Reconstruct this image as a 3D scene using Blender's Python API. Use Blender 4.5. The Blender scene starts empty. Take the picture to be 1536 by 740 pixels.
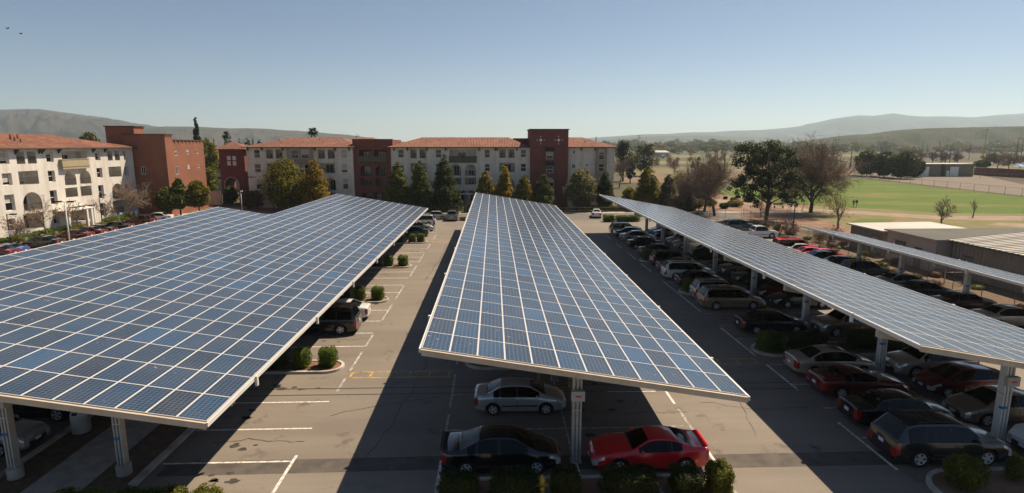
import bpy, bmesh, math, random
from math import radians, sin, cos, pi, sqrt, atan2
from mathutils import Vector, Matrix, noise
scene = bpy.context.scene
col = scene.collection
# ---------------------------------------------------------------- camera
HAZE = 1.1e-4
CAMH = 13.0; FPX = 870.0; PITCH = math.atan((370-217)/FPX); YAW = math.atan((768-740)*cos(PITCH)/FPX)
cd = bpy.data.cameras.new('camera'); cam = bpy.data.objects.new('camera', cd); col.objects.link(cam)
cd.sensor_width = 36; cd.lens = FPX/1536*36; cd.clip_end = 40000; cd.clip_start = .1
cam.location = (0, 0, CAMH); cam.rotation_euler = (pi/2-PITCH, 0, -YAW); scene.camera = cam
# ---------------------------------------------------------------- sky, sun, exposure
SUN = Vector((.58, .50, 1)).normalized()
EL = math.asin(SUN.z); AZ = atan2(SUN.x, SUN.y)
w = bpy.data.worlds.new('World'); scene.world = w; w.use_nodes = True
nt = w.node_tree; bg = nt.nodes['Background']
sk = nt.nodes.new('ShaderNodeTexSky'); sk.sky_type = 'NISHITA'; sk.sun_disc = False
sk.sun_elevation = EL; sk.sun_rotation = AZ; sk.altitude = 0; sk.air_density = .75; sk.dust_density = .1; sk.ozone_density = .6
nt.links.new(sk.outputs[0], bg.inputs[0]); bg.inputs[1].default_value = .054
sd = bpy.data.lights.new('sun', 'SUN'); sd.energy = 5.0; sd.angle = radians(.55); sd.color = (1, .82, .61)
so = bpy.data.objects.new('sun', sd); col.objects.link(so)
so.rotation_euler = (-SUN).to_track_quat('-Z', 'Y').to_euler()
scene.cycles.volume_bounces = 2
scene.view_settings.view_transform = 'Standard'; scene.view_settings.look = 'None'
scene.view_settings.exposure = 0.6; scene.view_settings.gamma = 1; scene.view_settings.use_curve_mapping = False

# ---------------------------------------------------------------- measuring helpers (real world points seen at a photo pixel)
_fw = Vector((sin(YAW)*cos(PITCH), cos(YAW)*cos(PITCH), -sin(PITCH))); _rt = Vector((cos(YAW), -sin(YAW), 0)); _up = _rt.cross(_fw)
def ray(x, y): return _fw*FPX + _rt*(x-768) - _up*(y-370)
def G(x, y, z=0.):
    d = ray(x, y); return Vector((0, 0, CAMH)) + d*((z-CAMH)/d.z)
def atY(x, y, Y):
    d = ray(x, y); return Vector((0, 0, CAMH)) + d*(Y/d.y)
def atX(x, y, X):
    d = ray(x, y); return Vector((0, 0, CAMH)) + d*(X/d.x)
def yfor(px, X, z=0.8):
    lo, hi = 5., 400.
    for _ in range(50):
        m = (lo+hi)/2; v = Vector((X, m, z-CAMH)); p = 768+FPX*v.dot(_rt)/v.dot(_fw)
        if (p > px) == (X > 0): lo = m
        else: hi = m
    return lo
rnd = random.Random(7)
# ---------------------------------------------------------------- materials
M = {}
def mat(name, c, rough=.7, metal=0., var=0., scale=1., spec=.5, coat=0., bump=0., bscale=20., c2=None, detail=4, trans=0., coords='Position'):
    m = bpy.data.materials.new(name); m.use_nodes = True; n = m.node_tree; b = n.nodes['Principled BSDF']
    b.inputs['Base Color'].default_value = (*c, 1); b.inputs['Roughness'].default_value = rough
    b.inputs['Metallic'].default_value = metal; b.inputs['Specular IOR Level'].default_value = spec
    b.inputs['Coat Weight'].default_value = coat; b.inputs['Coat Roughness'].default_value = .04
    g = n.nodes.new('ShaderNodeNewGeometry')
    if var or c2:
        t = n.nodes.new('ShaderNodeTexNoise'); t.inputs['Scale'].default_value = scale; t.inputs['Detail'].default_value = detail
        n.links.new(g.outputs['Position'], t.inputs['Vector'])
        r = n.nodes.new('ShaderNodeValToRGB'); r.color_ramp.elements[0].position = .32; r.color_ramp.elements[1].position = .68
        a, z = (c, c2) if c2 else (tuple(v*(1-var) for v in c), tuple(min(1, v*(1+var)) for v in c))
        r.color_ramp.elements[0].color = (*a, 1); r.color_ramp.elements[1].color = (*z, 1)
        n.links.new(t.outputs['Fac'], r.inputs[0]); n.links.new(r.outputs[0], b.inputs['Base Color'])
    if bump:
        t2 = n.nodes.new('ShaderNodeTexNoise'); t2.inputs['Scale'].default_value = bscale; t2.inputs['Detail'].default_value = 5
        n.links.new(g.outputs['Position'], t2.inputs['Vector'])
        bp = n.nodes.new('ShaderNodeBump'); bp.inputs['Strength'].default_value = bump; bp.inputs['Distance'].default_value = .05
        n.links.new(t2.outputs['Fac'], bp.inputs['Height']); n.links.new(bp.outputs[0], b.inputs['Normal'])
    if trans:
        b.inputs['Transmission Weight'].default_value = trans
    M[name] = m; return m
def N(m, typ, **kw):
    nd = m.node_tree.nodes.new(typ)
    for k, v in kw.items(): setattr(nd, k, v)
    return nd
def math_node(m, op, a, b=None):
    nd = N(m, 'ShaderNodeMath', operation=op)
    for i, v in enumerate((a, b)):
        if v is None: continue
        if isinstance(v, (int, float)): nd.inputs[i].default_value = v
        else: m.node_tree.links.new(v, nd.inputs[i])
    return nd.outputs[0]
def mixc(m, fac, a, b, typ='MIX'):
    nd = N(m, 'ShaderNodeMix', data_type='RGBA', blend_type=typ); L = m.node_tree.links
    for i, v in ((0, fac), (6, a), (7, b)):
        if isinstance(v, (int, float)): nd.inputs[i].default_value = v
        elif isinstance(v, tuple): nd.inputs[i].default_value = (*v, 1)
        else: L.new(v, nd.inputs[i])
    return nd.outputs[2]
def noise_node(m, scale, vec=None, detail=4, rough=.5):
    t = N(m, 'ShaderNodeTexNoise'); t.inputs['Scale'].default_value = scale; t.inputs['Detail'].default_value = detail; t.inputs['Roughness'].default_value = rough
    if vec is None:
        vec = N(m, 'ShaderNodeNewGeometry').outputs['Position']
    m.node_tree.links.new(vec, t.inputs['Vector']); return t.outputs['Fac']
def ramp(m, fac, p0, p1, c0=(0, 0, 0), c1=(1, 1, 1)):
    r = N(m, 'ShaderNodeValToRGB'); e = r.color_ramp.elements
    e[0].position = p0; e[1].position = p1; e[0].color = (*c0, 1); e[1].color = (*c1, 1)
    m.node_tree.links.new(fac, r.inputs[0]); return r.outputs[0]
def setcol(m, sock): m.node_tree.links.new(sock, m.node_tree.nodes['Principled BSDF'].inputs['Base Color'])

# asphalt: worn, patched, speckled, with drip stains
m = mat('asphalt', (.13, .115, .10), .85, bump=.25, bscale=60)
a1 = ramp(m, noise_node(m, .12, detail=6), .3, .7, (.175, .150, .124), (.235, .203, .168))
a2 = mixc(m, .55, a1, ramp(m, noise_node(m, 18, detail=3, rough=.7), .25, .75, (.6, .6, .6), (1.3, 1.3, 1.3)), 'MULTIPLY')
mp = N(m, 'ShaderNodeMapping'); mp.inputs['Scale'].default_value = (.12, 1.1, 1)
m.node_tree.links.new(N(m, 'ShaderNodeNewGeometry').outputs['Position'], mp.inputs[0])
strk = ramp(m, noise_node(m, .7, mp.outputs[0], 5, .6), .35, .62, (.78, .78, .78), (1, 1, 1))
a3 = mixc(m, .7, a2, strk, 'MULTIPLY')
oil = ramp(m, noise_node(m, .55, detail=5, rough=.65), .60, .70, (1, 1, 1), (.45, .45, .46))
setcol(m, mixc(m, .8, a3, oil, 'MULTIPLY'))
mat('asphalt_patch', (.088, .077, .066), .9, var=.25, scale=1.5, bump=.2, bscale=50)
mat('tar', (.035, .033, .032), .6, var=.3, scale=4)
mat('street', (.13, .118, .105), .9, var=.15, scale=.4)
m = mat('white_paint', (.72, .70, .66), .7)
setcol(m, ramp(m, noise_node(m, 5, detail=6, rough=.7), .36, .56, (.30, .27, .24), (.74, .72, .68)))
m = mat('worn_white_paint', (.5, .48, .45), .7)
setcol(m, ramp(m, noise_node(m, 4, detail=6, rough=.75), .42, .60, (.17, .15, .13), (.58, .56, .52)))
m = mat('yellow_paint', (.55, .33, .05), .7)
setcol(m, ramp(m, noise_node(m, 4, detail=6, rough=.7), .38, .6, (.20, .14, .08), (.60, .36, .05)))
mat('concrete', (.36, .33, .29), .85, var=.2, scale=2, bump=.1)
mat('kerb', (.42, .38, .34), .85, var=.3, scale=1.5)
mat('red_kerb', (.42, .10, .07), .8, var=.35, scale=3)
mat('soil', (.095, .062, .038), .95, c2=(.17, .115, .07), scale=2.5, bump=.6, bscale=15)
mat('mulch', (.155, .085, .052), .95, c2=(.25, .155, .10), scale=.5, bump=.3, bscale=6)
m = mat('open_ground', (.2, .16, .11), 1.)
g1 = ramp(m, noise_node(m, .006, detail=6, rough=.6), .35, .65, (.062, .052, .028), (.082, .080, .034))
mp = N(m, 'ShaderNodeMapping'); mp.inputs['Scale'].default_value = (.08, 1, 1)
m.node_tree.links.new(N(m, 'ShaderNodeNewGeometry').outputs['Position'], mp.inputs[0])
setcol(m, mixc(m, .6, g1, ramp(m, noise_node(m, .03, mp.outputs[0], 5), .3, .7, (.55, .5, .45), (1.35, 1.3, 1.2)), 'MULTIPLY'))
m = mat('lawn', (.1, .2, .03), 1.)
mp = N(m, 'ShaderNodeMapping'); mp.inputs['Scale'].default_value = (.35, 1, 1); mp.inputs['Rotation'].default_value = (0, 0, .5)
m.node_tree.links.new(N(m, 'ShaderNodeNewGeometry').outputs['Position'], mp.inputs[0])
l1 = ramp(m, noise_node(m, .09, mp.outputs[0], 5, .6), .50, .74, (.070, .122, .003), (.185, .155, .03))
setcol(m, mixc(m, .5, l1, ramp(m, noise_node(m, .35, detail=7, rough=.7), .3, .7, (.6, .6, .6), (1.35, 1.35, 1.35)), 'MULTIPLY'))
mat('dry_grass', (.20, .155, .075), 1., c2=(.13, .14, .04), scale=.35)
mat('path_dirt', (.27, .205, .145), 1., var=.15, scale=.5)
mat('gravel', (.15, .122, .096), 1., c2=(.195, .165, .135), scale=.2)
mat('brown_field', (.14, .09, .055), 1., c2=(.19, .135, .08), scale=.08)
mat('green_field', (.12, .135, .04), 1., c2=(.17, .155, .065), scale=.06)
# buildings
mat('stucco', (.70, .62, .52), .9, var=.07, scale=1.2, bump=.12, bscale=12)
mat('warm_stucco', (.66, .635, .59), .9, var=.05, scale=1.2, bump=.12, bscale=12)
for nm_ in ('stucco', 'warm_stucco'):      # rain streaks and patches of older paint on the plaster
    m = M[nm_]; mp = N(m, 'ShaderNodeMapping'); mp.inputs['Scale'].default_value = (1.1, 1.1, .10)
    m.node_tree.links.new(N(m, 'ShaderNodeNewGeometry').outputs['Position'], mp.inputs[0])
    src = m.node_tree.nodes['Principled BSDF'].inputs['Base Color'].links[0].from_socket
    setcol(m, mixc(m, .8, src, ramp(m, noise_node(m, 1.0, mp.outputs[0], 6, .65), .36, .60, (.80, .77, .73), (1.03, 1.03, 1.03)), 'MULTIPLY'))
mat('tan_stucco', (.33, .25, .175), .9, var=.08, scale=1.)
mat('beige_wood', (.36, .30, .19), .8, var=.1, scale=3)
mat('olive_wood', (.115, .105, .062), .8, var=.1, scale=3)
mat('red_stucco', (.18, .056, .042), .9, var=.12, scale=.8, bump=.12, bscale=12)
mat('rust_stucco', (.25, .098, .058), .9, var=.10, scale=.5, bump=.12, bscale=12)
mat('trim_white', (.72, .70, .66), .6)
mat('dark_trim', (.06, .05, .04), .7)
mat('pane', (.012, .015, .018), .04, spec=.5)
mat('room', (.16, .14, .12), .9)
mat('awning', (.012, .028, .022), .8)
def tile_mat(name, axis):
    m = mat(name, (.4, .15, .08), .85)
    s = N(m, 'ShaderNodeSeparateXYZ'); m.node_tree.links.new(N(m, 'ShaderNodeNewGeometry').outputs['Position'], s.inputs[0])
    a = s.outputs[axis]; zz = s.outputs[2]
    k = math_node(m, 'FLOOR', math_node(m, 'DIVIDE', a, .33)); k2 = math_node(m, 'FLOOR', math_node(m, 'DIVIDE', zz, .12))
    wn = N(m, 'ShaderNodeTexWhiteNoise', noise_dimensions='2D'); cb = N(m, 'ShaderNodeCombineXYZ')
    m.node_tree.links.new(k, cb.inputs[0]); m.node_tree.links.new(k2, cb.inputs[1]); m.node_tree.links.new(cb.outputs[0], wn.inputs['Vector'])
    c1 = ramp(m, wn.outputs['Value'], 0, 1, (.165, .064, .038), (.29, .125, .076))
    c2 = mixc(m, .6, c1, ramp(m, noise_node(m, .35, detail=5), .3, .7, (.6, .55, .5), (1.2, 1.2, 1.2)), 'MULTIPLY')
    setcol(m, c2)
    h = math_node(m, 'ABSOLUTE', math_node(m, 'SINE', math_node(m, 'MULTIPLY', a, pi/.33)))
    bp = N(m, 'ShaderNodeBump'); bp.inputs['Strength'].default_value = 1; bp.inputs['Distance'].default_value = .12
    m.node_tree.links.new(h, bp.inputs['Height']); m.node_tree.links.new(bp.outputs[0], m.node_tree.nodes['Principled BSDF'].inputs['Normal'])
tile_mat('tile_x', 0); tile_mat('tile_y', 1)
mat('shed_white', (.40, .38, .35), .6, var=.08, scale=.5)
mat('dark_roof', (.065, .07, .06), .9, c2=(.10, .10, .085), scale=.25)
mat('pink_wall', (.42, .33, .27), .9, var=.08, scale=.6)
mat('shed_tan', (.19, .165, .115), .8, var=.08, scale=.5)
mat('green_trim', (.02, .085, .06), .6)
def rib_mat(name, c, axis, pitch, rough=.55, metal=0.):
    m = mat(name, c, rough, metal)
    s = N(m, 'ShaderNodeSeparateXYZ'); m.node_tree.links.new(N(m, 'ShaderNodeNewGeometry').outputs['Position'], s.inputs[0])
    h = math_node(m, 'POWER', math_node(m, 'ABSOLUTE', math_node(m, 'SINE', math_node(m, 'MULTIPLY', s.outputs[axis], pi/pitch))), 3.)
    bp = N(m, 'ShaderNodeBump'); bp.inputs['Strength'].default_value = 1; bp.inputs['Distance'].default_value = .05
    m.node_tree.links.new(h, bp.inputs['Height']); m.node_tree.links.new(bp.outputs[0], m.node_tree.nodes['Principled BSDF'].inputs['Normal'])
    setcol(m, mixc(m, .5, c, ramp(m, noise_node(m, .6, detail=5), .3, .7, (.7, .68, .64), (1.15, 1.15, 1.15)), 'MULTIPLY'))
rib_mat('ribbed_wall', (.25, .20, .155), 1, .45); rib_mat('ribbed_roof', (.20, .19, .175), 1, .5)
# metalwork
mat('galv', (.46, .44, .41), .5, .15, var=.12, scale=3)
mat('fascia', (.52, .44, .34), .55, .05, var=.10, scale=2)
mat('white_steel', (.66, .65, .62), .5, var=.06, scale=2)
mat('box_grey', (.42, .41, .39), .5)
mat('blue_tape', (.03, .16, .42), .5)
mat('black_metal', (.018, .017, .016), .5)
mat('chain_link', (.16, .145, .125), .6)
mat('wood_pole', (.10, .075, .055), .9, var=.2, scale=3)
mat('hydrant_yellow', (.55, .36, .05), .5, var=.15, scale=8)
mat('sign_blue', (.03, .14, .48), .5); mat('sign_white', (.75, .74, .72), .5); mat('sign_red', (.5, .06, .05), .5)
mat('plastic_green', (.03, .28, .2), .5); mat('plastic_blue', (.05, .25, .65), .5)
# vegetation
def leaf(name, a, b, tr=.5):
    m = mat(name, a, .6, spec=.3)
    n = m.node_tree; bs = n.nodes['Principled BSDF']; out = n.nodes['Material Output']
    at = N(m, 'ShaderNodeAttribute', attribute_name='tone')
    c = mixc(m, at.outputs['Fac'], a, b); setcol(m, c)
    t = N(m, 'ShaderNodeBsdfTranslucent'); n.links.new(c, t.inputs[0]); mx = N(m, 'ShaderNodeMixShader'); mx.inputs[0].default_value = tr
    n.links.new(bs.outputs[0], mx.inputs[1]); n.links.new(t.outputs[0], mx.inputs[2]); n.links.new(mx.outputs[0], out.inputs[0])
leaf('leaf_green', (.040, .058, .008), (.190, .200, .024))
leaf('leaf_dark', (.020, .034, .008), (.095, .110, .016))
leaf('leaf_olive', (.060, .068, .007), (.310, .250, .018))
leaf('leaf_yellow', (.11, .09, .008), (.50, .33, .018))
leaf('leaf_pale', (.06, .075, .025), (.34, .30, .14))
leaf('leaf_pine', (.016, .028, .008), (.052, .066, .018))
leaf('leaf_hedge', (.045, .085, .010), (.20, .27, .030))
leaf('leaf_brown', (.12, .07, .04), (.22, .14, .08))
leaf('leaf_yellowgreen', (.09, .11, .012), (.26, .25, .03))
mat('bark', (.085, .062, .045), .95, var=.25, scale=6)
mat('bark_grey', (.17, .125, .10), .95, var=.25, scale=4)
mat('twig', (.165, .120, .09), .95, var=.2, scale=.8)
mat('twig_pale', (.27, .20, .15), .95, var=.2, scale=.8)
mat('palm_frond', (.030, .042, .014), .6, var=.3, scale=2)
mat('oil_stain', (.045, .040, .035), .7, var=.4, scale=6)
# hills
def hill_mat(name, a, b, c, sc):
    m = mat(name, a, 1., spec=.1)
    h = ramp(m, noise_node(m, sc, detail=7, rough=.6), .35, .65, a, b)
    setcol(m, mixc(m, ramp(m, noise_node(m, sc*5, detail=6, rough=.65), .54, .62), h, c))
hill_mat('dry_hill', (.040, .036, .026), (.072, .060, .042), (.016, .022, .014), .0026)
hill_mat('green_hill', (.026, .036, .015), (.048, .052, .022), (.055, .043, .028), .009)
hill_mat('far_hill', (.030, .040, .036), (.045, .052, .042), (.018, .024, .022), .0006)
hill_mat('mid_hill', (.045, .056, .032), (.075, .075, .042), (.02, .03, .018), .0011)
# people
mat('skin', (.50, .30, .21), .6); mat('shirt_blue', (.03, .14, .50), .8); mat('trousers_white', (.55, .52, .48), .8)
mat('hair', (.03, .02, .015), .6); mat('shirt_red', (.45, .03, .03), .8); mat('cloth_dark', (.03, .03, .04), .8); mat('cloth_grey', (.3, .3, .32), .8)
# vehicles
def paint(name, c, metal=.25, rough=.25): return mat(name, c, rough, metal, spec=.5, coat=1.)
paint('paint_black', (.006, .006, .007)); paint('paint_dark', (.018, .021, .024)); paint('paint_charcoal', (.045, .045, .047), .4)
paint('paint_silver', (.48, .48, .47), .5); paint('paint_grey', (.20, .205, .20), .5); paint('paint_white', (.72, .72, .69), 0)
paint('paint_red', (.66, .012, .022), .0); paint('paint_maroon', (.12, .007, .012), .25); paint('paint_tan', (.33, .25, .175), .4)
paint('paint_gold', (.26, .21, .15), .4); paint('paint_beige', (.50, .44, .36), .4); paint('paint_green', (.012, .045, .035), .3)
paint('paint_blue', (.015, .07, .30), .2); paint('paint_navy', (.015, .026, .05), .3); paint('paint_cream', (.56, .50, .38), .1); paint('paint_greygreen', (.17, .19, .175), .4)
paint('paint_darkred', (.055, .012, .012), .2)
mat('paint', (.3,.3,.3), .3)
mat('car_glass', (.008, .010, .011), .03, spec=.45)
m = M['car_glass']; n = m.node_tree      # tinted see-through glass with its mirror sheen
tb = n.nodes.new('ShaderNodeBsdfTransparent'); tb.inputs[0].default_value = (.20, .24, .22, 1); gl = n.nodes.new('ShaderNodeBsdfGlossy'); gl.inputs['Roughness'].default_value = .02
fr = n.nodes.new('ShaderNodeFresnel'); fr.inputs[0].default_value = 1.5; mx = n.nodes.new('ShaderNodeMixShader')
n.links.new(fr.outputs[0], mx.inputs[0]); n.links.new(tb.outputs[0], mx.inputs[1]); n.links.new(gl.outputs[0], mx.inputs[2]); n.links.new(mx.outputs[0], n.nodes['Material Output'].inputs[0])
mat('seat_cloth', (.075, .068, .06), .9)
mat('blind', (.42, .40, .36), .8)
mat('tyre', (.012, .012, .012), .85); mat('rim', (.62, .62, .62), .3, .35); mat('trim_black', (.012, .012, .012), .6)
mat('chrome', (.65, .65, .65), .15, 1.); mat('headlamp', (.55, .56, .56), .08, .3, coat=1.); mat('taillamp', (.30, .008, .008), .15, coat=1.)
mat('plate', (.62, .63, .66), .5); mat('amber', (.55, .18, .02), .2)
# solar cells: UV runs 0..1 over one panel; tone comes from the 'tone' attribute of its mesh
m = mat('solar_cells', (.02, .04, .10), .24, spec=.5)
M['solar_cells'].node_tree.nodes['Principled BSDF'].inputs['Sheen Weight'].default_value = .17   # dust film
M['solar_cells'].node_tree.nodes['Principled BSDF'].inputs['Sheen Roughness'].default_value = .4
uv = N(m, 'ShaderNodeUVMap'); s = N(m, 'ShaderNodeSeparateXYZ'); m.node_tree.links.new(uv.outputs[0], s.inputs[0])
def grid_line(sock, n, wd):
    f = math_node(m, 'FRACT', math_node(m, 'MULTIPLY', sock, float(n)))
    return math_node(m, 'GREATER_THAN', math_node(m, 'ABSOLUTE', math_node(m, 'SUBTRACT', f, .5)), .5-wd)
ln = math_node(m, 'MAXIMUM', grid_line(s.outputs[0], 6, .028), grid_line(s.outputs[1], 12, .028))
bus = grid_line(math_node(m, 'ADD', s.outputs[0], 1/24), 12, .020)
tone = N(m, 'ShaderNodeAttribute', attribute_name='tone')
base = ramp(m, tone.outputs['Fac'], 0, 1, (.011, .021, .038), (.010, .060, .140))
cellid = N(m, 'ShaderNodeTexVoronoi'); cellid.inputs['Scale'].default_value = 9
m.node_tree.links.new(N(m, 'ShaderNodeNewGeometry').outputs['Position'], cellid.inputs['Vector'])
base = mixc(m, .35, base, ramp(m, cellid.outputs['Distance'], 0, 1, (.7, .7, .7), (1.4, 1.4, 1.4)), 'MULTIPLY')
base = mixc(m, ln, mixc(m, math_node(m, 'MULTIPLY', bus, .6), base, (.16, .19, .23)), (.20, .23, .28))
dust = ramp(m, noise_node(m, .5, detail=5), .4, .8, (0, 0, 0), (.22, .22, .22))
base = mixc(m, dust, base, (.14, .14, .15))
spk = ramp(m, noise_node(m, 4.5, detail=2, rough=.4), .745, .765, (0, 0, 0), (.55, .55, .55))
setcol(m, mixc(m, spk, base, (.42, .41, .38)))
mat('panel_frame', (.60, .585, .56), .4)
mat('panel_back', (.16, .16, .16), .7)
# ---------------------------------------------------------------- object helpers
def tag(o, label=None, cat=None, group=None, kind=None):
    if label: o['label'] = label
    if cat: o['category'] = cat
    if group: o['group'] = group
    if kind: o['kind'] = kind
    return o
def empty(name, loc, label=None, cat=None, group=None, rz=0.):
    o = bpy.data.objects.new(name, None); col.objects.link(o); o.location = loc; o.rotation_euler.z = rz
    o.empty_display_size = .2
    return tag(o, label, cat, group)
def link(name, me, parent=None, loc=None, rot=None):
    o = bpy.data.objects.new(name, me); col.objects.link(o)
    if parent is not None: o.parent = parent
    if loc is not None: o.location = loc
    if rot is not None: o.rotation_euler = rot
    return o
class MB:
    def __init__(s): s.v = []; s.f = []; s.m = []; s.mats = []; s.sm = []
    def mi(s, mt):
        if mt not in s.mats: s.mats.append(mt)
        return s.mats.index(mt)
    def add(s, vs, fs, mt, smooth=False):
        b = len(s.v); s.v.extend([tuple(p) for p in vs]); k = s.mi(mt)
        for f in fs: s.f.append(tuple(i+b for i in f)); s.m.append(k); s.sm.append(smooth)
        return s
    def box(s, a, b, mt, mtx=None):
        x0, y0, z0 = a; x1, y1, z1 = b
        v = [Vector(p) for p in ((x0,y0,z0),(x1,y0,z0),(x1,y1,z0),(x0,y1,z0),(x0,y0,z1),(x1,y0,z1),(x1,y1,z1),(x0,y1,z1))]
        if mtx is not None: v = [mtx @ p for p in v]
        return s.add(v, [(0,3,2,1),(4,5,6,7),(0,1,5,4),(1,2,6,5),(2,3,7,6),(3,0,4,7)], mt)
    def quad(s, a, b, c, d, mt): return s.add([a,b,c,d], [(0,1,2,3)], mt)
    def poly(s, pts, mt): return s.add(pts, [tuple(range(len(pts)))], mt)
    def tube(s, pts, rads, mt, n=6, smooth=True, caps=True):
        pts = [Vector(p) for p in pts]; vs = []; fs = []
        for i, p in enumerate(pts):
            d = (pts[min(i+1, len(pts)-1)] - pts[max(i-1, 0)])
            d = d.normalized() if d.length > 1e-9 else Vector((0,0,1))
            a = d.orthogonal().normalized() if i == 0 else (a - d*a.dot(d)).normalized()
            b = d.cross(a); r = rads[i] if isinstance(rads, (list, tuple)) else rads
            for k in range(n): vs.append(p + (a*cos(2*pi*k/n) + b*sin(2*pi*k/n))*r)
        for i in range(len(pts)-1):
            for k in range(n):
                k2 = (k+1) % n; fs.append((i*n+k, i*n+k2, (i+1)*n+k2, (i+1)*n+k))
        if caps and n > 3:
            fs.append(tuple(reversed(range(n)))); fs.append(tuple(range((len(pts)-1)*n, len(pts)*n)))
        return s.add(vs, fs, mt, smooth)
    def lathe(s, prof, mt, n=16, mtx=None, smooth=True):
        vs = []; fs = []
        for (r, z) in prof:
            for k in range(n):
                p = Vector((r*cos(2*pi*k/n), r*sin(2*pi*k/n), z)); vs.append(mtx @ p if mtx is not None else p)
        for i in range(len(prof)-1):
            for k in range(n):
                k2 = (k+1) % n; fs.append((i*n+k, i*n+k2, (i+1)*n+k2, (i+1)*n+k))
        return s.add(vs, fs, mt, smooth)
    def mesh(s, name='mesh', sharp=None):
        me = bpy.data.meshes.new(name); me.from_pydata(s.v, [], s.f)
        for mt in s.mats: me.materials.append(M[mt])
        me.polygons.foreach_set('material_index', s.m); me.polygons.foreach_set('use_smooth', s.sm)
        me.update()
        if sharp: me.set_sharp_from_angle(angle=radians(sharp))
        return me
    def build(s, name, parent=None, loc=None, rot=None, sharp=None):
        return link(name, s.mesh(name, sharp), parent, loc, rot)
def struct(name, mb): return tag(mb.build(name), kind='structure')
def sheet(name, pts, z, mt):
    mb = MB(); mb.poly([(p[0], p[1], z) for p in pts], mt); return struct(name, mb)
def rect(x0, y0, x1, y1): return [(x0,y0),(x1,y0),(x1,y1),(x0,y1)]

# ---------------------------------------------------------------- foliage helpers
def leaves(clumps, n, size, mt, seed, flat=.0, hollow=.45):
    """leaf-sized quads spread through a list of ellipsoid clumps (centre, radii)"""
    r = random.Random(seed); vs = []; fs = []; tones = []
    wts = [c[1][0]*c[1][1] + c[1][2]*c[1][0] for c in clumps]; tot = sum(wts)
    for (c, rad), wt in zip(clumps, wts):
        k = max(3, int(n*wt/tot)); ct = r.uniform(.0, .55)
        for _ in range(k):
            d = Vector((r.gauss(0,1), r.gauss(0,1), r.gauss(0,1))).normalized(); q = hollow + (1-hollow)*r.random()**.6
            p = Vector((c[0]+d.x*rad[0]*q, c[1]+d.y*rad[1]*q, c[2]+d.z*rad[2]*q))
            nrm = (d + Vector((r.gauss(0,.6), r.gauss(0,.6), r.gauss(0,.6)+.3))).normalized()
            a = nrm.orthogonal().normalized(); b = nrm.cross(a); ang = r.random()*6.28
            u = a*cos(ang)+b*sin(ang); v = nrm.cross(u); sz = size*r.uniform(.6, 1.35)
            i = len(vs); vs += [p-u*sz*.5, p+v*sz*.32, p+u*sz*.5, p-v*sz*.32]; fs.append((i,i+1,i+2,i+3)); tones.append(min(1, max(0, ct+r.uniform(-.2,.45))))
    me = bpy.data.meshes.new('foliage'); me.from_pydata(vs, [], fs); me.materials.append(M[mt])
    at = me.attributes.new('tone', 'FLOAT', 'FACE'); at.data.foreach_set('value', tones); me.update()
    return me
def limb_tree(h, trunk_r, crown_z, seed, spread):
    r = random.Random(seed); mb = MB()
    top = Vector((r.uniform(-.3,.3), r.uniform(-.3,.3), h*.9))
    mb.tube([(0,0,-.1), (0.03,0,h*.2), (.06,.04,h*.5), top], [trunk_r*1.25, trunk_r, trunk_r*.7, trunk_r*.15], 'bark', 7)
    for k in range(7):
        z = crown_z + (h*.8-crown_z)*k/7; a = r.random()*6.28; L = spread*r.uniform(.5,.9)
        mb.tube([(0,0,z), (cos(a)*L*.5, sin(a)*L*.5, z+L*.35), (cos(a)*L, sin(a)*L, z+L*.75)], [trunk_r*.4, trunk_r*.25, .02], 'bark', 5)
    return mb
def leafy_tree(name, label, X, Y, h, wd, mt, seed, profile='ovoid', n=3600, leafsz=.34, base=.14, group=None, cat='tree', lod=False):
    r = random.Random(seed); root = empty(name, (X, Y, 0), label, cat, group); cl = []
    nn = 34 if not lod else 14
    for i in range(nn):
        t = (i+.5)/nn; z = h*(base + (1-base)*t)
        if profile == 'ovoid': pr = sin(pi*min(1, (t*.86+.14)))**.75
        elif profile == 'cone': pr = (1-t)**.8*.95 + .06
        elif profile == 'flame': pr = min(1, (t+.12)/.3)*(1-t)**.6*1.05+.05
        else: pr = sqrt(max(.05, 1-(2*t-1)**2))
        for k in range(3 if pr > .45 else 2 if pr > .2 else 1):
            a = r.random()*6.28; rr = wd*.5*pr*r.uniform(.45, .78); cr = wd*.5*pr*r.uniform(.34, .52)+.14
            cl.append(((cos(a)*rr, sin(a)*rr, z+r.uniform(-.2,.2)), (cr, cr, cr*r.uniform(.65,1))))
    limb_tree(h, .05+.012*h, h*base, seed, wd*.4).build('trunk', root)
    link('crown', leaves(cl, int(n*1.7), leafsz*1.2, mt, seed, hollow=.2), root)
    return root
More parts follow.
